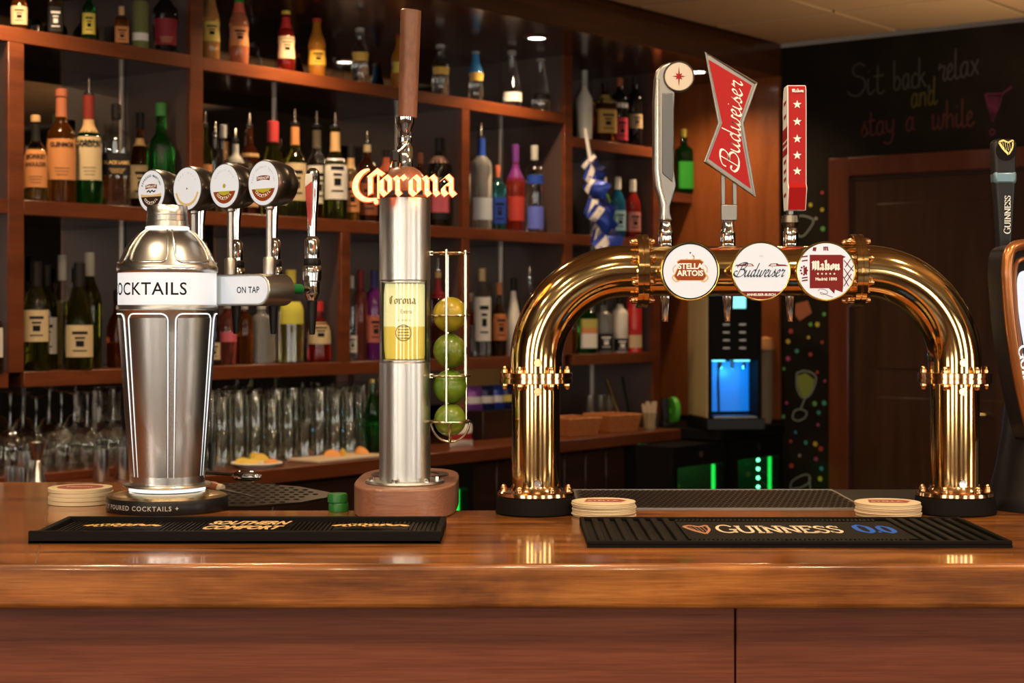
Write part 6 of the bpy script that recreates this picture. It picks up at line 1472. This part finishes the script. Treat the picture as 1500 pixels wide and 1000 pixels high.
MR_ = thing('bar_mat', 'wide black rubber mat with cream lettering and blue zeros at the right counter edge', 'bar mat', (.361, 2.2665, BAR))
W2, D2 = .2665, .1275
obj('mat_base', MB().box(-W2, W2, -D2, D2, .0002, .004), 'rubber', MR_, flat=True)
obj('mat_rim', MB().box(-W2, W2, -D2, -D2 + .006, .004, .009).box(-W2, W2, D2 - .006, D2, .004, .009).box(-W2, -W2 + .006, -D2 + .006, D2 - .006, .004, .009).box(W2 - .006, W2, -D2 + .006, D2 - .006, .004, .009), 'rubber', MR_, bevel=.001, seg=1)
g = MB()
for s in (-1, 1):
    for k in range(7 if s < 0 else 6): x = s * (W2 - .02 - k * .0165); g.box(x - .0045, x + .0045, -D2 + .012, D2 - .012, .004, .0085)
o = obj('mat_bars', g, 'rubber', MR_, bevel=.001, seg=1); o['kind'] = 'stuff'
g = MB()
for k in range(48):
    x = -.135 + k * .0058
    for y0 in (-D2 + .010, D2 - .034): g.box(x, x + .0035, y0, y0 + .011, .004, .0072); g.box(x + .002, x + .0055, y0 + .013, y0 + .024, .004, .0072)
o = obj('mat_studs', g, 'rubber', MR_, flat=True); o['kind'] = 'stuff'
obj('mat_plate', MB().box(-.135, .158, -D2 + .038, D2 - .038, .004, .0066), 'rubber', MR_, flat=True)
t_ = MB(Matrix.Diagonal((.31, 1, 1, 1))); roman(t_, 'GUINNESS', .070, -.02, -.031, .0070, .20, .13, 1.14)
obj('mat_lettering', t_, mat('cream_rubber_print', (.72, .58, .40), .6, spec=.1), MR_, flat=True)
t_ = MB(Matrix.Diagonal((.31, 1, 1, 1))); roman(t_, '0.0', .070, .392, -.031, .0070, .34, .20, 1.1)
obj('mat_zeros', t_, mat('blue_rubber_print', (.02, .10, .50), .6, spec=.1), MR_, flat=True)
t_ = MB(Matrix.Diagonal((.38, 1, 1, 1))); harp(t_, -.300, .002, .085, .0070)
obj('mat_harp', t_, mat('copper_rubber_print', (.60, .28, .15), .4, .3), MR_, flat=True)

def coaster_stack(px, z, n, th, r, label, grp, mtl, seed):
    rnd = random.Random(seed); X = (px - 750) * z / 2500
    me = None
    for k in range(n):
        top = k == n - 1
        if me is None:
            o = obj('coaster', MB().lathe([(0, 0), (r - .0006, 0), (r, .0005), (r, th - .0007), (r - .0006, th - .0002), (0, th - .0002)], 40), 'board'); me = o.data
        else: o = bpy.data.objects.new('coaster', me); C.objects.link(o)
        tag(o, (label + ', topmost with printed panel') if top else label + ', plain edge below the top', 'coaster', grp)
        o.location = (X + rnd.uniform(-.0012, .0012), z + rnd.uniform(-.0012, .0012), BAR + .0003 + k * th); o.rotation_euler = (0, 0, rnd.uniform(0, 6))
        if top: 
            o.rotation_euler = (0, 0, 0)
            pr_ = obj('coaster_print', MB().lathe([(r * .30, th + .0000), (r * .33, th + .0000)], 40) if 0 else MB().poly([(-r * .62, -r * .30), (r * .5, -r * .42), (r * .72, r * .1), (r * .5, r * .45), (-r * .5, r * .5)] if mtl else [(r * .72 * math.cos(a), r * .72 * math.sin(a)) for a in [2 * math.pi * i / 32 for i in range(32)]], th), mat('coaster_red_print', (.28, .045, .035), .6), o, flat=True)
            obj('coaster_lettering', MB().text('STELLA' if mtl else 'Mahou', r * .30, -r * .02, -r * .10, th + .0002, bold=.03), 'cream', o, flat=True)
coaster_stack(118.5, 2.646, 4, .0063, .0490, 'thick beige round coaster stacked at the far left', 'coasters at the far left', 0, 1)
coaster_stack(884.5, 2.482, 9, .0024, .0465, 'thin beige coaster beside the left brass foot', 'coasters by the left brass foot', 1, 2)
coaster_stack(1301, 2.487, 8, .0025, .0475, 'thin beige coaster beside the right brass foot', 'coasters by the right brass foot', 1, 5)

M['tray_steel'] = mat('worn_tray_steel', (.15, .105, .065), .30, 1)
sl = tag(obj('service_ledge', MB().box(.06, 1.2, 2.56, 2.90, BAR - .045, BAR - .0045), 'black', bevel=.002), 'black service ledge behind the counter under the perforated tray', 'ledge')
DT = thing('drip_tray', 'perforated steel drip tray behind the counter by the brass tower', 'drip tray', (.315, 2.71, BAR - .0040))
obj('tray_plate', MB().box(-.21, .215, -.135, .135, 0, .004), 'tray_steel', DT, flat=True)
obj('tray_rim', MB().box(-.214, .219, -.139, -.135, 0, .0052).box(-.214, .219, .135, .139, 0, .0052).box(-.214, -.21, -.135, .135, 0, .0052).box(.215, .219, -.135, .135, 0, .0052), 'satin', DT, flat=True)
g = MB()
for j in range(13):
    for i in range(44):
        x = -.202 + i * .0095 + (j % 2) * .00475; y = -.124 + j * .0207
        g.add([(x + .0046 * math.cos(a), y + .0098 * math.sin(a), .0042) for a in [2 * math.pi * q_ / 8 for q_ in range(8)]], [tuple(range(8))])
o = obj('tray_holes', g, 'black_matte', DT, flat=True); o['kind'] = 'stuff'
# tilted grate behind the counter, with tongs and knife
M['grate'] = mat('dark_grate_steel', (.03, .024, .018), .3, .6)
p_ = P(395, 722, 2.78)
GT = thing('drain_grate', 'dark perforated drain grate sticking out behind the cocktail tower', 'drain grate', tuple(p_), R(8))
cur = [(-.15, -.085), (-.10, -.105), (-.03, -.11), (.05, -.085), (.105, -.03), (.108, -.012), (.05, .06), (-.02, .10), (-.15, .115)]
o1 = obj('grate_plate', MB(Matrix.Rotation(R(4), 4, 'X')).prism(cur, -.004, 0), 'grate', GT, bevel=.001, seg=1)
g = MB(Matrix.Rotation(R(4), 4, 'X'))
for j in range(9):
    for i in range(15):
        x = -.135 + i * .0155 + (j % 2) * .007; y = -.085 + j * .022
        if x > .085 - abs(y + .01) * .75 or x < -.14: continue
        g.add([(x + .0052 * math.cos(a), y + .0075 * math.sin(a), .0004) for a in [2 * math.pi * q_ / 8 for q_ in range(8)]], [tuple(range(8))])
o = obj('grate_holes', g, 'black_matte', GT, flat=True); o['kind'] = 'stuff'
obj('grate_leg', MB().box(-.15, -.13, -.07, .09, -.30, -.004), 'black', GT, flat=True)
p0, p1 = P(296, 703, 2.735), P(372, 713, 2.70)
TG = thing('ice_tongs', 'steel tongs with a serrated scoop resting on the drain grate', 'tongs', tuple(p0))
d_ = p1 - p0; d_.z += .006
obj('tong_arm', MB().tube([Vector((0, 0, .012)), d_ * .5 + Vector((0, 0, .012)), d_ * .8 + Vector((0, 0, .012))], .0028, 8), 'chrome', TG)
mb = MB(Matrix.Translation(d_ * .86 + Vector((0, 0, .010))) @ Matrix.Rotation(math.atan2(d_.y, d_.x), 4, 'Z'))
mb.ball((0, 0, 0), .024, 24, 10, (1.05, .5, .42), lambda ph, th: 1 + .05 * (1 if int(th / .26) % 2 else -1) * math.sin(ph)); obj('tong_scoop', mb, 'chrome', TG)
p0, p1 = P(300, 714, 2.70), P(385, 733, 2.66)
KN = thing('bar_knife', 'small knife with reddish wooden handle resting on the drain grate', 'knife', tuple(p0))
d_ = p1 - p0
obj('knife_handle', MB().tube([(0, 0, .004), d_ * .16 + Vector((0, 0, .004)), d_ * .24 + Vector((0, 0, .004))], .008, 10, rs=[.007, .009, .008]), mat('red_wood_handle', (.32, .10, .05), .4), KN)
obj('bolster', MB().tube([d_ * .24 + Vector((0, 0, .004)), d_ * .31 + Vector((0, 0, .004))], .0075, 10), 'cream', KN)
s_ = Vector((-d_.y, d_.x, 0)).normalized() * .009
a, b3 = d_ * .31 + Vector((0, 0, .003)), d_ * 1.0 + Vector((0, 0, .002))
up_ = Vector((0, 0, .0012))
obj('blade', MB().add([a - s_, a + s_, b3, a - s_ + up_, a + s_ + up_, b3 + up_], [(0, 1, 2), (5, 4, 3), (0, 3, 4, 1), (1, 4, 5, 2), (2, 5, 3, 0)]), 'black', KN, flat=True)
M['green_cap'] = mat('green_plastic_cap', (.015, .13, .02), .3)
for i, (dx, zc) in enumerate(((0, 0), (-.0015, .0135))):
    X = (496 - 750) * 2.538 / 2500 + dx
    pr_ = []
    mb = MB(); vs = []
    n_ = 40
    for h, k_2 in ((0, 1), (.010, 1), (.0128, .94), (.0130, .6)):
        for j in range(n_): rr_ = .0145 * k_2 * (1 + (.035 if j % 2 else 0) * (k_2 == 1)); vs.append((rr_ * math.cos(2 * math.pi * j / n_), rr_ * math.sin(2 * math.pi * j / n_), h))
    vs.append((0, 0, .0126))
    fs = [(l * n_ + j, l * n_ + (j + 1) % n_, (l + 1) * n_ + (j + 1) % n_, (l + 1) * n_ + j) for l in range(3) for j in range(n_)] + [(3 * n_ + j, 3 * n_ + (j + 1) % n_, 4 * n_) for j in range(n_)]
    o = tag(obj('ribbed_screwtop', MB().add(vs, fs), 'green_cap', sharp=60), ['lower green ribbed cap on the counter beside the wooden base', 'upper green ribbed cap stacked beside the wooden base'][i], 'cap', 'green ribbed caps')
    o.location = (X, 2.538, BAR + .0004 + zc)
